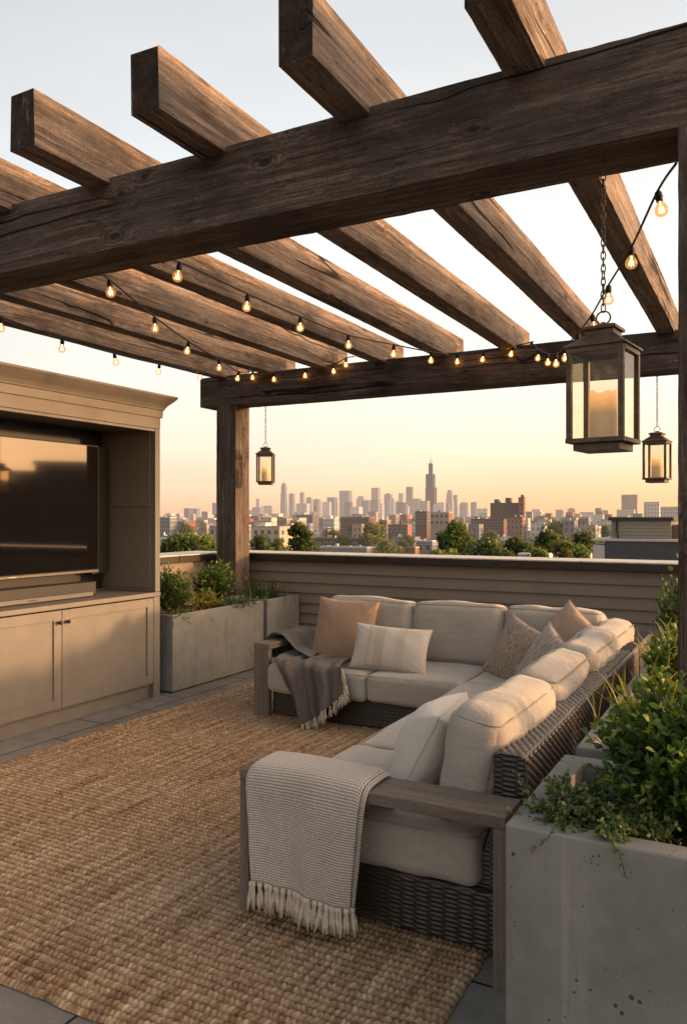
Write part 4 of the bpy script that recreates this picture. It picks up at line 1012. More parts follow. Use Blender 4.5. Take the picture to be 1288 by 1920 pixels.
def strings():
    so, gl, fi = bulb_proto(); used = [False]
    def take(o, parent, loc, rot, sc=.83):
        c = o if not used[0] else o.copy()
        if used[0]: COL.objects.link(c)
        c.parent = parent; c.location = loc; c.rotation_euler = rot; c.scale = (sc,)*3; return c
    def string(label, A, B, px, ends, tail=()):
        """bulbs given by where the photo shows them along the vertical plane A-B; ends = wire ends"""
        P = [at_line(x, y, A, B)+Vector((0, 0, .082)) for x, y in px]
        pts = [Vector(ends[0])]+P+[Vector(ends[1])]
        root = empty('string_light', tuple(pts[0]), 0, label, 'string lights', 'festoon strings of warm bulbs under the pergola'); b0 = pts[0]
        fine = []
        for i in range(len(pts)-1):
            p0, p1, p2, p3 = pts[max(i-1, 0)], pts[i], pts[i+1], pts[min(i+2, len(pts)-1)]
            for k in range(6):
                t = k/6; fine.append(.5*((2*p1)+(p2-p0)*t+(2*p0-5*p1+4*p2-p3)*t*t+(3*p1-p0-3*p2+p3)*t**3))
        fine.append(pts[-1])
        mb = MB(); mb.tube([p-b0 for p in fine], .0052, 6); mb.build('wire', M['rubber'], root, True)
        for p in P:
            rot = (rnd.uniform(-.22, .22), rnd.uniform(-.22, .22), rnd.uniform(0, 6))
            q = p-b0
            s = take(so, root, q, rot); g = take(gl, s if False else root, q, rot)
            f = take(fi, g, (0, 0, 0), (0, 0, 0), 1); used[0] = True
    # right: near beam to rear beam
    A = at_y(1268, 305, 2.97); B = at_y(1000, 640, 7.1)
    string('light string climbing on the right, passing behind the big lantern', A, B,
           [(1233, 398), (1184, 498), (1141, 565), (1110, 617), (1083, 650), (1058, 674), (1042, 684), (1026, 682), (1011, 674), (997, 658)], (A, B))
    # middle: near beam to the rear beam
    A = at_y(305, 492, 2.97); B = at_y(880, 655, 7.1)
    string('light string through the middle of the pergola', A, B,
           [(338, 522), (465, 578), (564, 618), (653, 650), (739, 666), (809, 678)], (A, at_y(835, 662, 7.11)))
    A = at_y(835, 660, 7.08); B = at_y(1000, 640, 7.08)
    string('short run of lights along the rear beam, right of its middle', A, B, [(857, 680), (907, 676), (961, 666)], (A, B))
    A = at_y(185, 515, 2.97); B = at_y(480, 690, 7.1)
    string('light string on the left running to the corner post', A, B, [(205, 553), (290, 618), (354, 661), (411, 692), (448, 712)], (A, at_y(470, 696, 7.1)))
    A = at_y(465, 694, 7.085); B = at_y(665, 668, 7.085)
    string('short run of lights along the left half of the rear beam', A, B, [(474, 710), (513, 713), (572, 706), (624, 698), (649, 686)], (A, B))
    A = at_depth(-60, 572, 4.7); B = at_y(400, 700, 7.1)
    string('leftmost light string crossing the sky above the media cabinet', A, B, [(4, 619), (117, 656), (214, 681), (299, 699), (376, 710)], (A, B))
strings()

# ================================================================== THE CITY BELOW
def haze_mat(name, col, haze, var=.12, win=None, hazecol=(.62, .47, .38), scale=(1, 1, 1)):
    """facade with the pale air in front of it mixed in by its real distance"""
    m, nt, b = new_mat(name); v = coords(nt, rand=False)
    c = ramp(nt, noise(nt, coords(nt), .08, 5), [(.3, tuple(q*(1-var) for q in col)), (.7, tuple(q*(1+var) for q in col))])
    if win:
        ww, wh, dk = win
        s = nd(nt, 'ShaderNodeSeparateXYZ', None, Vector=v)
        hx = math_(nt, 'ADD', s.outputs[0], s.outputs[1])
        a = math_(nt, 'GREATER_THAN', math_(nt, 'FRACT', math_(nt, 'DIVIDE', hx, ww)), .45)
        z = math_(nt, 'GREATER_THAN', math_(nt, 'FRACT', math_(nt, 'DIVIDE', s.outputs[2], wh)), .4)
        nz = nd(nt, 'ShaderNodeNewGeometry').outputs['Normal']; up = math_(nt, 'ABSOLUTE', nd(nt, 'ShaderNodeSeparateXYZ', None, Vector=nz).outputs[2])
        k = math_(nt, 'MULTIPLY', math_(nt, 'MULTIPLY', a, z), math_(nt, 'LESS_THAN', up, .5))
        c = mixc(nt, math_(nt, 'MULTIPLY', k, dk), c, tuple(q*.25 for q in col))
    setc(nt, b, c, .7, .25)
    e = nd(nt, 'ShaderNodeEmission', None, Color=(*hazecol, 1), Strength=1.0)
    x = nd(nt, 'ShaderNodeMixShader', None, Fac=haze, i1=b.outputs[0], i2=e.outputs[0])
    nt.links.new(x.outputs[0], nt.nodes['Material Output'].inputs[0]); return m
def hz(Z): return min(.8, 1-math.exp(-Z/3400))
HM = {}
def facade(tone, Z, win=True):
    cols = {'pale': (.5, .46, .42), 'grey': (.2, .19, .19), 'dark': (.09, .085, .09), 'glass': (.14, .17, .19), 'pink': (.4, .29, .25), 'brick': (.27, .11, .06),
            'brown': (.13, .085, .06), 'cream': (.45, .36, .25), 'white': (.62, .58, .53), 'tan': (.34, .27, .2), 'char': (.05, .052, .058), 'roof': (.24, .22, .2)}
    q = round(hz(Z), 1) if Z > 250 else round(hz(Z)*20)/20; key = (tone, q, win, Z > 1500)
    if key not in HM:
        sz = (16, 12, .42) if Z > 1500 else (2.6, 3.3, .6)
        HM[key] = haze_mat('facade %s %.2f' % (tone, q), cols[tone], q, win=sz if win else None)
    return HM[key]
def footprint(x0, x1, Z, aspect=1.0):
    """axis-aligned plan box that fills x0..x1 at depth Z"""
    c = at_depth((x0+x1)/2, HY, Z); span = (x1-x0)/F*Z
    ang = abs(math.atan2(((x0+x1)/2-CX)/F, 1)-(-PHI)); vd = Vector((c.x, c.y)).normalized()
    # visible span perpendicular to the ray
    w = span/(abs(vd.y)+aspect*abs(vd.x)); return c, w, w*aspect
def tower(x0, x1, yt, Z, tone, label, cat='building', aspect=.8, tiers=None, name='tower', crown=None, spire=None, group=None):
    c, w, d = footprint(x0, x1, Z, aspect); H = EYE+(HY-yt)/F*Z-GROUND
    root = None; mb = MB()
    def tier(f0, f1, h0, h1): mb.box(-w/2*f0, w/2*f0, -d/2*f1, d/2*f1, h0, h1)
    if tiers:
        for i, (f, frac) in enumerate(tiers):
            h0 = 0 if i == 0 else tiers[i-1][1]*H; tier(f, f, h0+(.002*H if i else 0), frac*H)
    else: tier(1, 1, 0, H)
    mt = facade(tone, Z)
    if crown == 'point': mb.add([(-w/2, -d/2, H), (w/2, -d/2, H), (w/2, d/2, H), (-w/2, d/2, H), (0, 0, H*1.07)], [(0, 1, 4), (1, 2, 4), (2, 3, 4), (3, 0, 4)])
    if crown == 'round':
        for i in range(4): f0, f1 = math.cos(i*.38), math.cos((i+1)*.38); tier(f0*.96, f0*.96, H*(1+.012*i)+.1, H*(1+.012*(i+1)))
    if crown == 'box': mb.box(-w*.3, w*.25, -d*.3, d*.3, H+.05, H*1.03+1.5)
    o = mb.build(name, mt, None); o.location = (c.x, c.y, GROUND)
    tag(o, label, cat, group)
    if spire:
        for sx, sh in spire:
            t = MB(); t.tube([(sx*w, 0, H*.99), (sx*w, 0, H+(sh/F*Z)*.5), (sx*w, 0, H+sh/F*Z)], [Z/F*.55, Z/F*.35, Z/F*.12], 6); t.build('antenna', facade('pale', Z, False), o)
    return o
SKY = [
 (398, 410, 943, 2600, 'glass', 'slim grey tower just left of the corner post', {}),
 (345, 362, 953, 2200, 'dark', 'dark blocky building at far left, the widest left of the corner post', {'aspect': 1}),
 (360, 375, 953.5, 2400, 'grey', 'pale slab joined to the right of the dark block at far left', {}),
 (378, 392, 959, 2500, 'grey', 'low grey tower between the far-left blocks and the corner post', {}),
 (328, 344, 963, 2000, 'pale', 'low pale building left of the dark block at far left', {}),
 (480, 489, 935, 3000, 'pale', 'narrow pale tower standing behind a pair under the left lantern', {}),
 (473, 495, 951, 2800, 'grey', 'grey twin block in front of the narrow pale tower under the left lantern', {}),
 (497, 517, 948, 2900, 'pale', 'broad pale stepped block right below the left lantern', {'tiers': ((1, .8), (.8, 1))}),
 (525.5, 539, 906, 3300, 'glass', 'tall slender rounded tower with a thin spire right of the left lantern', {'tiers': ((1, .45), (.92, .72), (.8, .93), (.6, 1)), 'spire': ((0, 9),)}),
 (541.5, 553, 927, 3100, 'grey', 'dark-topped tower with a rounded crown next right of the slender spired tower', {'crown': 'round'}),
 (562, 572, 925, 3400, 'pink', 'slim domed tower, second right of the slender spired tower', {'crown': 'round'}),
 (555, 581, 944, 2700, 'pale', 'wide pale block in front of the slim domed tower', {'aspect': .5}),
 (574, 586, 934, 3200, 'grey', 'small gabled tower right behind the wide pale block', {'crown': 'point'}),
 (587, 602, 937, 3300, 'grey', 'grey flat tower between the gabled tower and the bright slab', {'crown': 'box'}),
 (604, 621, 941, 2800, 'white', 'bright pale slab left of the tall grey glass block', {'aspect': .4}),
 (613, 633, 932.5, 3100, 'glass', 'grey glass block partly behind the bright pale slab', {}),
 (636, 660, 920, 3000, 'grey', 'tall broad grey slab, the widest in the middle of the skyline', {'aspect': .6}),
 (645, 661, 941, 2700, 'dark', 'darker block in front of the broad grey slab', {}),
 (657, 680, 951, 2500, 'white', 'low whitish block with a rounded top in the skyline centre', {'crown': 'round'}),
 (668, 688, 930, 3100, 'pale', 'pale stepped tower right of the broad grey slab', {'tiers': ((1, .9), (.7, 1))}),
 (678, 695, 938, 3000, 'dark', 'dark slab between the pale stepped tower and the pinkish tower', {}),
 (696, 713.5, 914.5, 3300, 'pink', 'tall pinkish slab tower in the middle of the skyline', {'aspect': .7}),
 (695, 714, 937, 2700, 'grey', 'grey block standing in front of the tall pinkish slab', {}),
 (720, 736, 927, 3200, 'grey', 'grey tower with a small top box right of the pinkish slab', {'crown': 'box'}),
 (729, 742, 934, 2800, 'white', 'bright narrow slab in front of the grey box-topped tower', {}),
 (744, 764, 942, 2600, 'dark', 'dark low slab left of the twin-antenna tower', {}),
 (747, 758.5, 925, 3100, 'pale', 'narrow pale tower left of the twin-antenna tower', {}),
 (761, 774.5, 913, 3400, 'dark', 'tall dark tower with two thin antennas left of the tallest skyscraper', {'spire': ((-.2, 7), (.2, 8))}),
 (765, 790, 935, 2800, 'glass', 'wide glassy block at the foot of the twin-antenna tower', {'aspect': .6}),
 (786, 806, 939, 2600, 'tan', 'beige block right in front of the tallest skyscraper', {}),
 (836, 851, 921, 3200, 'pink', 'stepped pinkish tower right of the tallest skyscraper', {'tiers': ((1, .72), (.85, .9), (.7, 1)), 'crown': 'box'}),
 (850, 858, 928, 3300, 'grey', 'thin grey tower touching the stepped pinkish tower', {}),
 (820, 836, 942, 2800, 'pale', 'pale low slab between the tallest skyscraper and the stepped pinkish tower', {}),
 (863, 877.5, 942, 3000, 'grey', 'grey tower with a short spike, third right of the tallest skyscraper', {'spire': ((-.1, 8),)}),
 (882.5, 894, 941.5, 3000, 'dark', 'lone dark slab at the right end of the main skyline', {}),
 (896, 918, 955, 2300, 'pale', 'low pale block left of the big brick-fronted building', {}),
 (993, 1019, 955, 1800, 'pale', 'pale stepped apartment block right of the brick tower', {'tiers': ((1, .8), (.7, 1))}),
 (1017, 1031, 964, 1800, 'pink', 'low pinkish block beside the pale stepped apartments', {}),
 (1042, 1056.5, 955.5, 2000, 'pink', 'pinkish square block, left one of a similar pair right of centre', {}),
 (1064, 1080, 954.5, 2000, 'pink', 'pinkish block with rooftop box, right one of a similar pair', {'crown': 'box'}),
 (1088, 1115, 960, 1900, 'pale', 'long low pale block under the big lantern', {'aspect': .5}),
 (1116, 1127.5, 952.5, 1700, 'brown', 'brownish tower, left half of the joined pair under the big lantern', {}),
 (1127.5, 1141, 956.5, 1750, 'pink', 'pinkish tower, right half of the joined pair under the big lantern', {}),
 (1166, 1196, 927.5, 1300, 'pink', 'tall mauve apartment tower on the right with ribbed sides', {'aspect': .6}),
 (1157, 1190, 955.5, 1100, 'pale', 'light block in front of the mauve apartment tower', {'aspect': .5}),
 (1208, 1237, 941, 700, 'white', 'whitish gridded building below the distant right lantern', {'aspect': .6}),
 (1237, 1275, 950, 720, 'pale', 'lower pale gridded wing at the right edge beside the near post', {'aspect': .5}),
]
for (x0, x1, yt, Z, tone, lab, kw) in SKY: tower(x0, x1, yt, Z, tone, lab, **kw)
def tallest():
    Z = 3300; c, w, d = footprint(797.5, 819, Z, .9); h = lambda y: EYE+(HY-y)/F*Z-GROUND
    mb = MB(); mb.box(-w/2, w/2, -d/2, d/2, 0, h(914)); mb.box(-w*.47, w*.36, -d*.46, d*.36, h(914)+.5, h(889)); mb.box(-w*.22, w*.16, -d*.22, d*.16, h(889)+.5, h(869))
    o = mb.build('skyscraper', haze_mat('dark setback facade', (.05, .042, .042), .5, win=(9, 12, .4), hazecol=(.5, .37, .32)), None); o.location = (c.x, c.y, GROUND)
    tag(o, 'tallest skyscraper with dark setback tiers and white twin antennas', 'skyscraper')
    for s in (-.11, .05):
        t = MB(); t.tube([(s*w, 0, h(869)), (s*w, 0, h(863)), (s*w, 0, h(856))], [Z/F*.9, Z/F*.6, Z/F*.15], 6); t.build('antenna', facade('white', Z, False), o)
tallest()

# hazy low rise between the terrace and the skyline
def lowrise():
    g = random.Random(11)
    kinds = [('pale', 'small pale flat-roofed building in the far hazy band of rooftops', 'pale far rooftops'), ('brick', 'small reddish brick building in the far hazy band of rooftops', 'brick far rooftops'),
             ('grey', 'small grey building in the far hazy band of rooftops', 'grey far rooftops'), ('tan', 'small tan building in the far hazy band of rooftops', 'tan far rooftops'), ('white', 'small white building in the far hazy band of rooftops', 'white far rooftops')]
    for i in range(225):
        x = g.uniform(300, 1275); Z = g.choice((g.uniform(380, 700), g.uniform(600, 1200), g.uniform(900, 1900)))
        yt = HY+(EYE-(GROUND+g.uniform(5.5, 12.5)*(1 if Z < 900 else 1.5)))/Z*F
        wpx = g.uniform(10, 20)*min(1.6, 700/Z+.5)
        k, lab, gr = g.choice(kinds)
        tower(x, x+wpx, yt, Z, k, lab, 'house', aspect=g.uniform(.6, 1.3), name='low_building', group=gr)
lowrise()

def filler():
    g = random.Random(77)
    for i in range(34):
        x = g.uniform(442, 905); Z = g.uniform(2400, 3700); yt = g.uniform(941, 963); yt = max(yt, 936+abs(x-700)*.06)
        tower(x, x+g.uniform(6, 15), yt, Z, g.choice(('pale', 'grey', 'glass', 'pink', 'white', 'dark')), 'small hazy tower filling the gaps between the tall towers of the skyline', aspect=g.uniform(.5, 1), crown=g.choice((None, None, 'box')), group='small skyline towers')
filler()
def block(name, x0, x1, yt, Z, tone, label, aspect=.7, wins=None, cat='building', roof=None, parapet_=True, side_tone=None):
    """nearer building with real window parts on its two visible faces"""
    c, w, d = footprint(x0, x1, Z, aspect); H = EYE+(HY-yt)/F*Z-GROUND
    root = empty(name, (c.x, c.y, GROUND), 0, label, cat)
    mb = MB(); mb.box(-w/2, w/2, -d/2, d/2, 0, H); mb.build('walls', facade(tone, Z, False), root)
    t = .012*Z/10
    if side_tone:
        mb = MB(); mb.box(w/2+.01, w/2+.05, -d/2, d/2, 0, H-.02); mb.build('side_wall', facade(side_tone, Z, False), root)
    if parapet_:
        mb = MB(); p = .25
        for q in ((-w/2-.05, w/2+.09, -d/2-.05, -d/2+p), (-w/2-.05, w/2+.09, d/2-p, d/2+.05), (-w/2-.05, -w/2+p, -d/2+p, d/2-p), (w/2-p, w/2+.09, -d/2+p, d/2-p)): mb.box(*q, H+.001, H+.35)
        mb.build('roof_parapet', facade(roof or 'pale', Z, False), root)
    gq = random.Random(int(x0*7+yt))
    for q in range(gq.randint(2, 5)):
        hx, hy, hs, hh = gq.uniform(-.4, .4)*w, gq.uniform(-.4, .1)*d, gq.uniform(.3, 1.2)*min(1, Z/350), gq.uniform(.5, 1.9)*min(1, Z/350)
        mb = MB(); mb.box(hx-hs/2, hx+hs/2, hy-hs/2, hy+hs/2, H+.002+.001*q, H+hh); mb.build(gq.choice(('chimney', 'roof_vent', 'roof_hut')), facade(gq.choice(('white', 'pale', 'brick', 'dark', 'grey')), Z, False), root)
    if wins:
        rows, nf, ns, fh, top = wins
        for r_ in range(rows):
            zc = H-top-r_*fh
            for (n, L, face) in ((nf, w, 'f'), (ns, d, 's')):
                for k in range(n):
                    p = -L/2+L*(k+.5)/n; ww = min(L/n*.5, 1.5)
                    mb = MB(); gb = MB()
                    if face == 'f':
                        mb.box(p-ww/2-.12, p+ww/2+.12, -d/2-.06, -d/2+.02, zc-.95, zc+.95); gb.box(p-ww/2, p+ww/2, -d/2-.075, -d/2-.062, zc-.82, zc+.82)
                    else:
                        mb.box(w/2+.04, w/2+.1, p-ww/2-.12, p+ww/2+.12, zc-.95, zc+.95); gb.box(w/2+.101, w/2+.115, p-ww/2, p+ww/2, zc-.82, zc+.82)
                    f = mb.build('window', facade('pale', Z, False), root); gb.build('pane', facade('char', Z, False), f)
    return root, w, d, H
# cream apartments
r, w, d, H = block('apartment_house', 462, 560, 988, 300, 'cream', 'cream three-storey apartment house with dark windows beside the corner post', .9, (3, 5, 3, 3.1, 1.9), roof='tan')
mb = MB(); mb.box(-w*.3, -w*.1, -d*.2, d*.1, H+.36, H+1.6); mb.build('roof_hut', facade('white', 300, False), r)
# brick building with tower
r, w, d, H = block('brick_building', 920, 984, 944, 480, 'brown', 'big brown loft building with a sunlit orange brick side', .55, None, side_tone='brick', roof='dark')
mb = MB(); mb.box(-w*.42, -w*.3, -d*.2, d*.2, H+.4, H+2.6); mb.build('roof_plant', facade('dark', 330, False), r)
mb = MB(); mb.box(-w*.05, w*.12, -d*.2, d*.2, H+.4, H+3.4); mb.build('roof_plant', facade('dark', 330, False), r)
block('brick_tower', 972, 985, 933.5, 470, 'brick', 'slim brick stair tower rising above the loft building', 1, (3, 1, 1, 5, 4), roof='brown')
block('brick_building', 951, 986, 970, 430, 'brick', 'orange brick block with rows of arched openings below the brick tower', .9, (3, 4, 4, 3.2, 2.2), roof='brown')
block('long_building', 883, 951, 974, 450, 'brown', 'long dark brown flat building left of the orange brick block', .4, (2, 7, 0, 3.2, 2), roof='dark')
block('brick_building', 779, 807, 960, 420, 'brown', 'dark brick block at the foot of the tallest skyscraper', .8, (2, 3, 2, 3.5, 2), roof='brown')
block('beige_building', 806, 848, 961, 440, 'tan', 'beige block with a brick end, right of the dark brick block', .5, (2, 4, 1, 3.5, 2), side_tone='brick')
block('loft_building', 638, 702, 970, 500, 'brown', 'dark brown loft with small windows and an orange end wall left of centre', .4, (3, 7, 2, 3.2, 1.6), side_tone='brick', roof='tan')
block('brown_building', 727, 772, 984.5, 360, 'brown', 'low brown building with a bright orange end wall near the centre', .5, (1, 4, 0, 3, 2), side_tone='brick', roof='grey')
block('dark_building', 556, 598, 966, 600, 'dark', 'dark building behind the trees right of the cream apartments', .7, (2, 4, 2, 3.2, 2), roof='grey')
block('flat_roof_shop', 577, 699, 1010, 240, 'brown', 'long low brown flat-roofed shop row above the coping', .25, (1, 8, 1, 3, 2), roof='grey', side_tone='tan')
block('flat_roof_shop', 600, 705, 1027, 180, 'roof', 'grey flat roof with a low edge just above the coping, left of centre', .4, None, roof='pale')
block('brick_shop', 716, 786, 1027, 190, 'brick', 'low orange brick building just above the coping at the centre', .3, None, roof='tan')
block('grey_shed', 736, 788, 1008, 260, 'grey', 'grey-roofed shed with a chimney behind the orange brick shop', .6, (1, 3, 2, 3, 2), roof='grey')
block('white_house', 300, 334, 1006, 250, 'white', 'white house at far left beside the cabinet edge', .8, (2, 2, 2, 3, 1.8), roof='dark')
block('glass_building', 300, 331, 971, 330, 'glass', 'greenish glass building at the far left edge of the view', .8, (3, 5, 3, 3.4, 2), roof='pale')
block('low_warehouse', 393, 470, 986, 260, 'roof', 'pale low warehouse glimpsed behind the corner post', .5, (1, 5, 2, 3, 2), roof='white')
block('gabled_house', 780, 820, 1015, 230, 'grey', 'grey house left of the big tree at the centre', .8, (2, 2, 2, 3, 1.8), roof='white')
block('round_roof_hall', 918, 962, 1008, 300, 'white', 'pale hall among the trees right of the big tree', .6, (1, 4, 2, 3, 2), roof='pale')
block('white_depot', 1080, 1126, 988, 480, 'white', 'white depot roof left of the grey sided building', .6, (1, 4, 2, 3, 2), roof='white')
# near neighbour: sided penthouse over charcoal block
def neighbour():
    Z = 46; c0 = at_depth(1140, 976, Z); Y = c0.y
    p0 = at_y(1112, 1014, Y); p1 = at_y(1330, 1014, Y)
    root = empty('neighbour_building', ((p0.x+p1.x)/2, Y, GROUND), 0, 'charcoal neighbouring building topped by a taupe sided penthouse', 'building')
    cx = root.location.x; zt = p0.z-GROUND; g0 = at_y(1134, 1014, Y).x-cx
    M['char'] = haze_mat('charcoal brick', (.05, .052, .06), .02, var=.2)
    mb = MB(); mb.box(g0, p1.x-cx, 0, 9, 0, zt); mb.build('lower_block', M['char'], root)
    mb = MB(); mb.box(p0.x-cx, g0-.02, -.05, 9, 0, zt-.25); mb.build('white_bay', facade('pale', 46, False), root)
    mb = MB(); mb.box(p0.x-cx-.1, p1.x-cx, -.1, 9, zt+.002, zt+.12); mb.build('roof_edge', facade('pale', 46, False), root)
    q0 = at_y(1146, 976, Y+1.2); q1 = at_y(1258, 976, Y+1.2); zt2 = q0.z-GROUND
    poly = [(8, zt+.13), (1.2, zt+.13)]; z = zt+.14
    while z < zt2-.02: poly += [(1.17, z), (1.2, z+.19)]; z += .2
    poly += [(1.2, zt2), (8, zt2)]
    mb = MB(); mb.prism(poly, 'x', q0.x-cx, q1.x-cx); mb.build('penthouse', plain_mat('grey taupe siding', (.24, .215, .17), .7, .2), root)
    mb = MB(); mb.box(q0.x-cx-.15, q1.x-cx+.15, 1.05, 8.1, zt2+.002, zt2+.2); mb.build('penthouse_roof', M['cap'], root)
    mb = MB(); mb.tube([(q0.x-cx+.35, 1.1, zt2-.02), (q0.x-cx+.35, 1.1, zt+.5), (q0.x-cx+.45, .9, zt+.14)], .06, 8); mb.build('downpipe', M['cap'], root)
    e0 = q1.x-cx+.02; mb = MB(); mb.box(e0, p1.x-cx, 1.6, 8, zt+.13, zt2-.25); mb.build('side_wing', facade('brown', 46, False), root)
    mb = MB()
    for k in (0, 1): mb.box(g0+.62*(p1.x-cx-g0), g0+.62*(p1.x-cx-g0)+.28, -.03, 0, zt-1.3-k*.8, zt-1.12-k*.8)
    mb.build('vent', facade('pale', 46, False), root)
neighbour()
# parked white trailers below
for i, (x, w) in enumerate(((972, 26), (1002, 34), (1040, 30), (1076, 34))):
    Z = 120+4*i; p = at_depth(x+w/2, 1038, Z); L = w/F*Z; z = EYE-(1037-HY)/F*Z-GROUND
    root = empty('roof_unit', (p.x, p.y, GROUND), 0, ('white rooftop unit, first from the left in the row above the coping', 'white rooftop unit, second from the left in the row above the coping', 'white rooftop unit, third from the left in the row above the coping', 'white rooftop unit, last on the right in the row above the coping')[i], 'rooftop unit', 'white rooftop units')
    mb = MB(); mb.box(-L*.55, L*.55, -3, 3, 0, z-1.2); mb.build('roof_deck', facade('roof', Z, False), root)
    mb = MB(); mb.box(-L*.42, L*.42, -1.2, 1.2, z-1.19, z); mb.build('casing', facade('white', Z, False), root, bevel=.08)
    mb = MB()
    for k in range(4): mb.box(-L*.36+k*L*.18, -L*.36+k*L*.18+L*.1, -1.23, -1.2, z-.8, z-.25)
    mb.build('grille', facade('dark', Z, False), root)

# ------------------------------------------------------------------ trees
TM = {}
def tree(x0, x1, yt, Z, label, seed, tone=0, group=None, n=1500):
    n = int(n*(2.2 if Z < 200 else 1.6))
    g = np.random.default_rng(seed); c = at_depth((x0+x1)/2, HY, Z); Wd = (x1-x0)/F*Z; H = EYE+(HY-yt)/F*Z-GROUND
    root = empty('tree', (c.x, c.y, GROUND), 0, label, 'tree', group)
    key = (tone, round(hz(Z), 1))
    if key not in TM:
        base = [((.018, .034, .01), (.075, .105, .028), (.18, .19, .055)), ((.024, .032, .009), (.105, .115, .03), (.24, .22, .065)), ((.02, .042, .011), (.1, .145, .036), (.22, .24, .065))][tone]
        m = leaf_mat('tree foliage %d %.1f' % key, *base, trans=.25, rough=.7); nt = m.node_tree; out = nt.nodes['Material Output']; src = out.inputs[0].links[0].from_socket
        e = nd(nt, 'ShaderNodeEmission', None, Color=(.55, .42, .3, 1), Strength=1.0); x = nd(nt, 'ShaderNodeMixShader', None, Fac=key[1]*.8, i1=src, i2=e.outputs[0]); nt.links.new(x.outputs[0], out.inputs[0]); TM[key] = m  # distance haze painted into the foliage as emission
    nb = int(g.integers(12, 18)); blobs = []
    ch = max(min(H*.75, Wd*.95), 2.5)
    for k in range(nb):
        a = g.uniform(0, 6.28); rr = g.uniform(0, .37)*Wd; z = H-ch*.1-g.uniform(.0, .75)*ch-rr*.15; s = Wd*g.uniform(.15, .25)
        if k == 0: rr = 0; z = H-s*.75
        z = min(z, H-s*.75); blobs.append((np.array([rr*math.cos(a), rr*math.sin(a), z]), s))
    pos, dr, sz, tn = [], [], [], []
    for k in range(n):
        b, s = blobs[g.integers(nb)]; d = g.normal(size=3); d /= np.linalg.norm(d); rad = s*g.uniform(.5, 1.12)
        p = b+d*rad*np.array([1, 1, .78]); pos.append(p); v = d+g.normal(size=3)*.7; dr.append(v); sz.append(Wd*.058*g.uniform(.6, 1.4))
        tn.append(np.clip(.38+.34*d[2]+.26*d[0]+.3*g.random(), 0, 1))  # leaf tones painted lighter on crown tops and toward the sun
    leaves('crown', np.array(pos), np.array(dr), np.array(sz), TM[key], root, tn, 1.3, seed, up=.2)
    mb = MB(); mb.tube([(0, 0, 0), (.1, 0, H*.3), (0, .1, H*.6)], [Wd*.035, Wd*.025, Wd*.012], 7)
    for b, s in blobs[:6]: mb.tube([(0, 0, H*.35), tuple(b*.6+np.array([0, 0, H*.2])), tuple(b)], [Wd*.016, Wd*.01, Wd*.004], 5)
    mb.build('trunk', M['stem'], root, True)
TR = [
 (298, 412, 1001, 95, 'broad bright green tree behind the parapet left of the corner post', 2, 2600),
 (329, 367, 980, 330, 'small dark tree at far left above the bright green one', 0, 900),
 (466, 506, 1003, 92, 'dark tree just right of the corner post', 0, 1500),
 (530, 588, 980, 150, 'dense dark tree right of the cream apartments', 0, 1900),
 (660, 732, 983, 185, 'wide olive tree in front of the loft building', 1, 1900),
 (818, 893, 978, 128, 'biggest tree, full and dark green, right of the skyline centre', 2, 3000),
 (872, 945, 1010, 120, 'low tree tucked against the right of the biggest tree', 0, 1500),
 (928, 1010, 1009, 125, 'round dark tree below the orange brick block', 0, 1800),
 (980, 1068, 998, 165, 'wide dark tree below the pale stepped apartments', 0, 1900),
 (1058, 1124, 998, 150, 'dark tree left of the charcoal building', 0, 1800),
 (1020, 1072, 978, 420, 'distant hedge-like tree above the wide dark tree', 0, 1000),
 (1040, 1085, 1015, 110, 'olive tree between the wide dark tree and the charcoal building', 1, 1500),
 (745, 782, 1003, 190, 'small olive tree beside the grey-roofed shed', 1, 1000),
 (598, 640, 990, 260, 'dull green tree behind the brown shop row', 1, 1000),
 (850, 885, 985, 260, 'tree half hidden behind the biggest tree', 1, 900),
 (1120, 1150, 985, 300, 'small tree behind the grey penthouse', 0, 900),
 (900, 945, 995, 240, 'flat dark tree below the long brown building', 0, 1000),
 (505, 540, 1008, 140, 'small bushy tree in front of the cream apartments', 2, 900),
 (690, 735, 1000, 230, 'dark bushy tree right of the olive tree', 0, 900),
]
for i, (x0, x1, yt, Z, lab, tone, n) in enumerate(TR): tree(x0, x1, yt, Z, lab, 100+i, tone, n=n)
g = random.Random(21)
for i in range(26):
    Z = g.uniform(95, 210); x = g.choice((g.uniform(885, 1110), g.uniform(885, 1110), g.uniform(470, 820))); yt = HY+(EYE-(GROUND+g.uniform(6.0, 8.6)))/Z*F
    tree(x, x+g.uniform(55, 95)*120/Z, yt, Z, 'low leafy street tree in the green band just above the coping', 500+i, g.choice((0, 1, 2)), 'low trees above the coping', 700)
g = random.Random(5)
for i in range(75):
    Z = g.uniform(380, 1300); x = g.uniform(300, 1270); yt = HY+(EYE-(GROUND+g.uniform(7, 11.5)))/Z*F
    tree(x, x+g.uniform(16, 34)*min(1.3, 500/Z+.3), yt, Z, 'small hazy tree among the distant rooftops', 300+i, g.choice((0, 0, 1)), 'distant hazy street trees', 350)

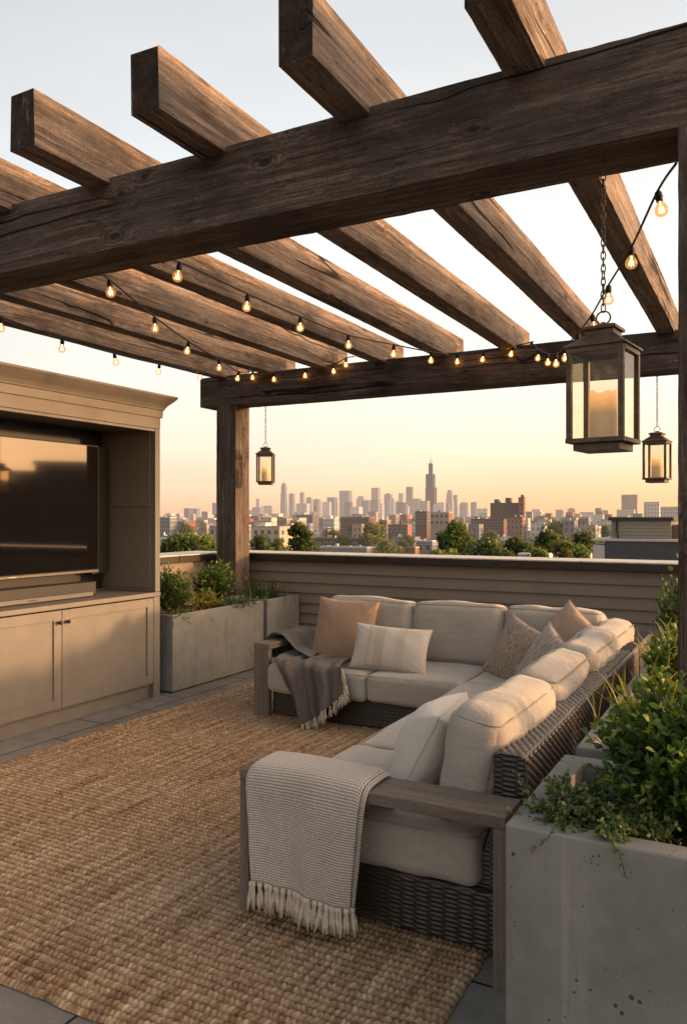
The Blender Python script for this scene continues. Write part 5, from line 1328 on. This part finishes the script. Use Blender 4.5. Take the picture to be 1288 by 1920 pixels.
# ------------------------------------------------------------------ right side of the terrace and ground
for i, (az, dist, w_, h_, lab) in enumerate(((46.5, 85, 16, 5.2, 'broad dark block mirrored at the right of the television screen'), (41.2, 95, 7, 4.9, 'small dark block mirrored in the middle of the television screen'), (37.0, 90, 14, 3.4, 'low dark row mirrored at the left of the television screen'), (43.0, 120, 34, 3.0, 'long dark row mirrored along the television screen'))):
    mb = MB(); mb.box(-w_/2, w_/2, -w_*.4, w_*.4, 0, EYE+h_-GROUND); mb.box(-w_/2-.15, w_/2+.15, -w_*.4-.15, w_*.4+.15, EYE+h_-GROUND+.01, EYE+h_-GROUND+.4)
    o = mb.build('side_building', facade('dark', 90)); o.location = (dist*math.cos(R(az))-5, dist*math.sin(R(az))+4, GROUND); o.rotation_euler = (0, 0, R(az-90)); tag(o, lab, 'building')
parapet('parapet_wall', 9.0, 'low parapet along the open right side of the terrace', (6.2, 7.5, 0), -PI/2)
def ground():
    m = haze_mat('city ground', (.075, .07, .058), .03, var=.5); mf = haze_mat('far city ground', (.1, .09, .075), .5, var=.4)
    V = []; Fs = []
    rings = [0, 60, 150, 400, 900, 3000, 9000, 30000]; n = 48
    V.append((0, 0, GROUND))
    for q in rings[1:]:
        for k in range(n): V.append((q*math.cos(2*PI*k/n), q*math.sin(2*PI*k/n), GROUND))
    for k in range(n): Fs.append((0, 1+k, 1+(k+1) % n))
    for i in range(len(rings)-2):
        for k in range(n): Fs.append((1+i*n+k, 1+(i+1)*n+k, 1+(i+1)*n+(k+1) % n, 1+i*n+(k+1) % n))
    go = mesh_obj('city_ground', V, Fs, [m, mf]); tag(go, kind='structure')
    go.data.polygons.foreach_set('material_index', [0]*(n*4)+[1]*(len(Fs)-n*4))
    mb = MB(); mb.box(-5.75, 6.6, -3, 8.1, GROUND, -.26); o = mb.build('own_building', facade('brick', 10, False)); tag(o, kind='structure')
ground()

# ================================================================== LIGHT, SKY, CAMERA
SUN_AZ, SUN_EL = 22.0, 5.5         # degrees from +X toward +Y, elevation
sd = Vector((math.cos(R(SUN_AZ))*math.cos(R(SUN_EL)), math.sin(R(SUN_AZ))*math.cos(R(SUN_EL)), math.sin(R(SUN_EL))))
sl = bpy.data.lights.new('sun', 'SUN'); sl.energy = 4.6; sl.angle = R(3); sl.color = (1, .56, .27)
so_ = bpy.data.objects.new('sun', sl); COL.objects.link(so_); so_.rotation_euler = sd.to_track_quat('Z', 'Y').to_euler(); so_.location = (20, 10, 12)
def world():
    w = bpy.data.worlds.new('World'); S.world = w; w.use_nodes = True; nt = w.node_tree
    bg = nt.nodes['Background']
    sky = nt.nodes.new('ShaderNodeTexSky'); sky.sky_type = 'NISHITA'; sky.sun_disc = False; sky.sun_elevation = R(SUN_EL); sky.sun_rotation = R(90-SUN_AZ); sky.dust_density = 2.5; sky.ozone_density = 1.5; sky.altitude = 180
    tc = nt.nodes.new('ShaderNodeTexCoord'); d = tc.outputs['Generated']
    s = nd(nt, 'ShaderNodeSeparateXYZ', None, Vector=d)
    z = math_(nt, 'MAXIMUM', s.outputs[2], 0.0)
    dot = nd(nt, 'ShaderNodeVectorMath', {'operation': 'DOT_PRODUCT'}, i0=d, i1=(math.cos(R(SUN_AZ)), math.sin(R(SUN_AZ)), 0)).outputs['Value']
    side = math_(nt, 'MULTIPLY_ADD', dot, .5, .5)       # 1 toward the sun
    cold = ramp(nt, z, [(0, (.86, .53, .36)), (.03, (.97, .68, .49)), (.09, (1.0, .83, .66)), (.17, (.99, .92, .83)), (.3, (.9, .9, .89)), (.42, (.755, .78, .8)), (.55, (.63, .65, .675)), (1, (.5, .53, .58))])
    warm = ramp(nt, z, [(0, (1.05, .61, .3)), (.03, (1.06, .72, .39)), (.085, (1.05, .91, .67)), (.17, (1.04, .99, .86)), (.34, (.98, .97, .94)), (.47, (.78, .785, .79)), (.6, (.64, .65, .66)), (1, (.5, .53, .58))])
    c = mixc(nt, ramp(nt, side, [(.22, 0), (.66, 1)]), cold, warm)
    dim = ramp(nt, side, [(0, .22), (.16, .46), (.26, .95), (.34, 1), (.66, 1), (.8, 1.2), (1, 1.5)])
    c = mixc(nt, 1.0, c, dim, 'MULTIPLY')
    glow = math_(nt, 'POWER', math_(nt, 'MAXIMUM', nd(nt, 'ShaderNodeVectorMath', {'operation': 'DOT_PRODUCT'}, i0=d, i1=tuple(sd)).outputs['Value'], 0.0), 7.0)
    gl = nd(nt, 'ShaderNodeVectorMath', {'operation': 'SCALE'}, i0=(10.5, 6.1, 2.8), Scale=glow).outputs[0]
    c = mixc(nt, 1.0, c, gl, 'ADD')
    hazy = noise(nt, nd(nt, 'ShaderNodeMapping', None, Vector=d, Scale=(2.2, 2.2, 9)).outputs[0], 1.0, 5, .55)
    c = mixc(nt, 1.0, c, ramp(nt, hazy, [(.3, .945), (.7, 1.05)]), 'MULTIPLY')
    ni = mixc(nt, 1.0, sky.outputs[0], (.012, .012, .012), 'MULTIPLY')
    c = mixc(nt, 1.0, c, ni, 'ADD')
    nt.links.new(c, bg.inputs[0]); bg.inputs[1].default_value = 1.1
world()
cam = bpy.data.cameras.new('camera'); co = bpy.data.objects.new('camera', cam); COL.objects.link(co)
co.location = (0, 0, EYE); co.rotation_euler = (R(90), 0, PHI)
cam.sensor_fit = 'HORIZONTAL'; cam.sensor_width = 36; cam.lens = 36*F/1288; cam.shift_y = (HY-960)/1288; cam.clip_start = .05; cam.clip_end = 60000
S.camera = co
S.view_settings.view_transform = 'Standard'; S.view_settings.look = 'None'; S.view_settings.exposure = 0
S.cycles.max_bounces = 8; S.cycles.transparent_max_bounces = 16; S.cycles.sample_clamp_indirect = 4; S.cycles.caustics_reflective = False; S.cycles.caustics_refractive = False
try:
    S.cycles.use_denoising = True; S.cycles.denoiser = 'OPENIMAGEDENOISE'
except Exception: pass
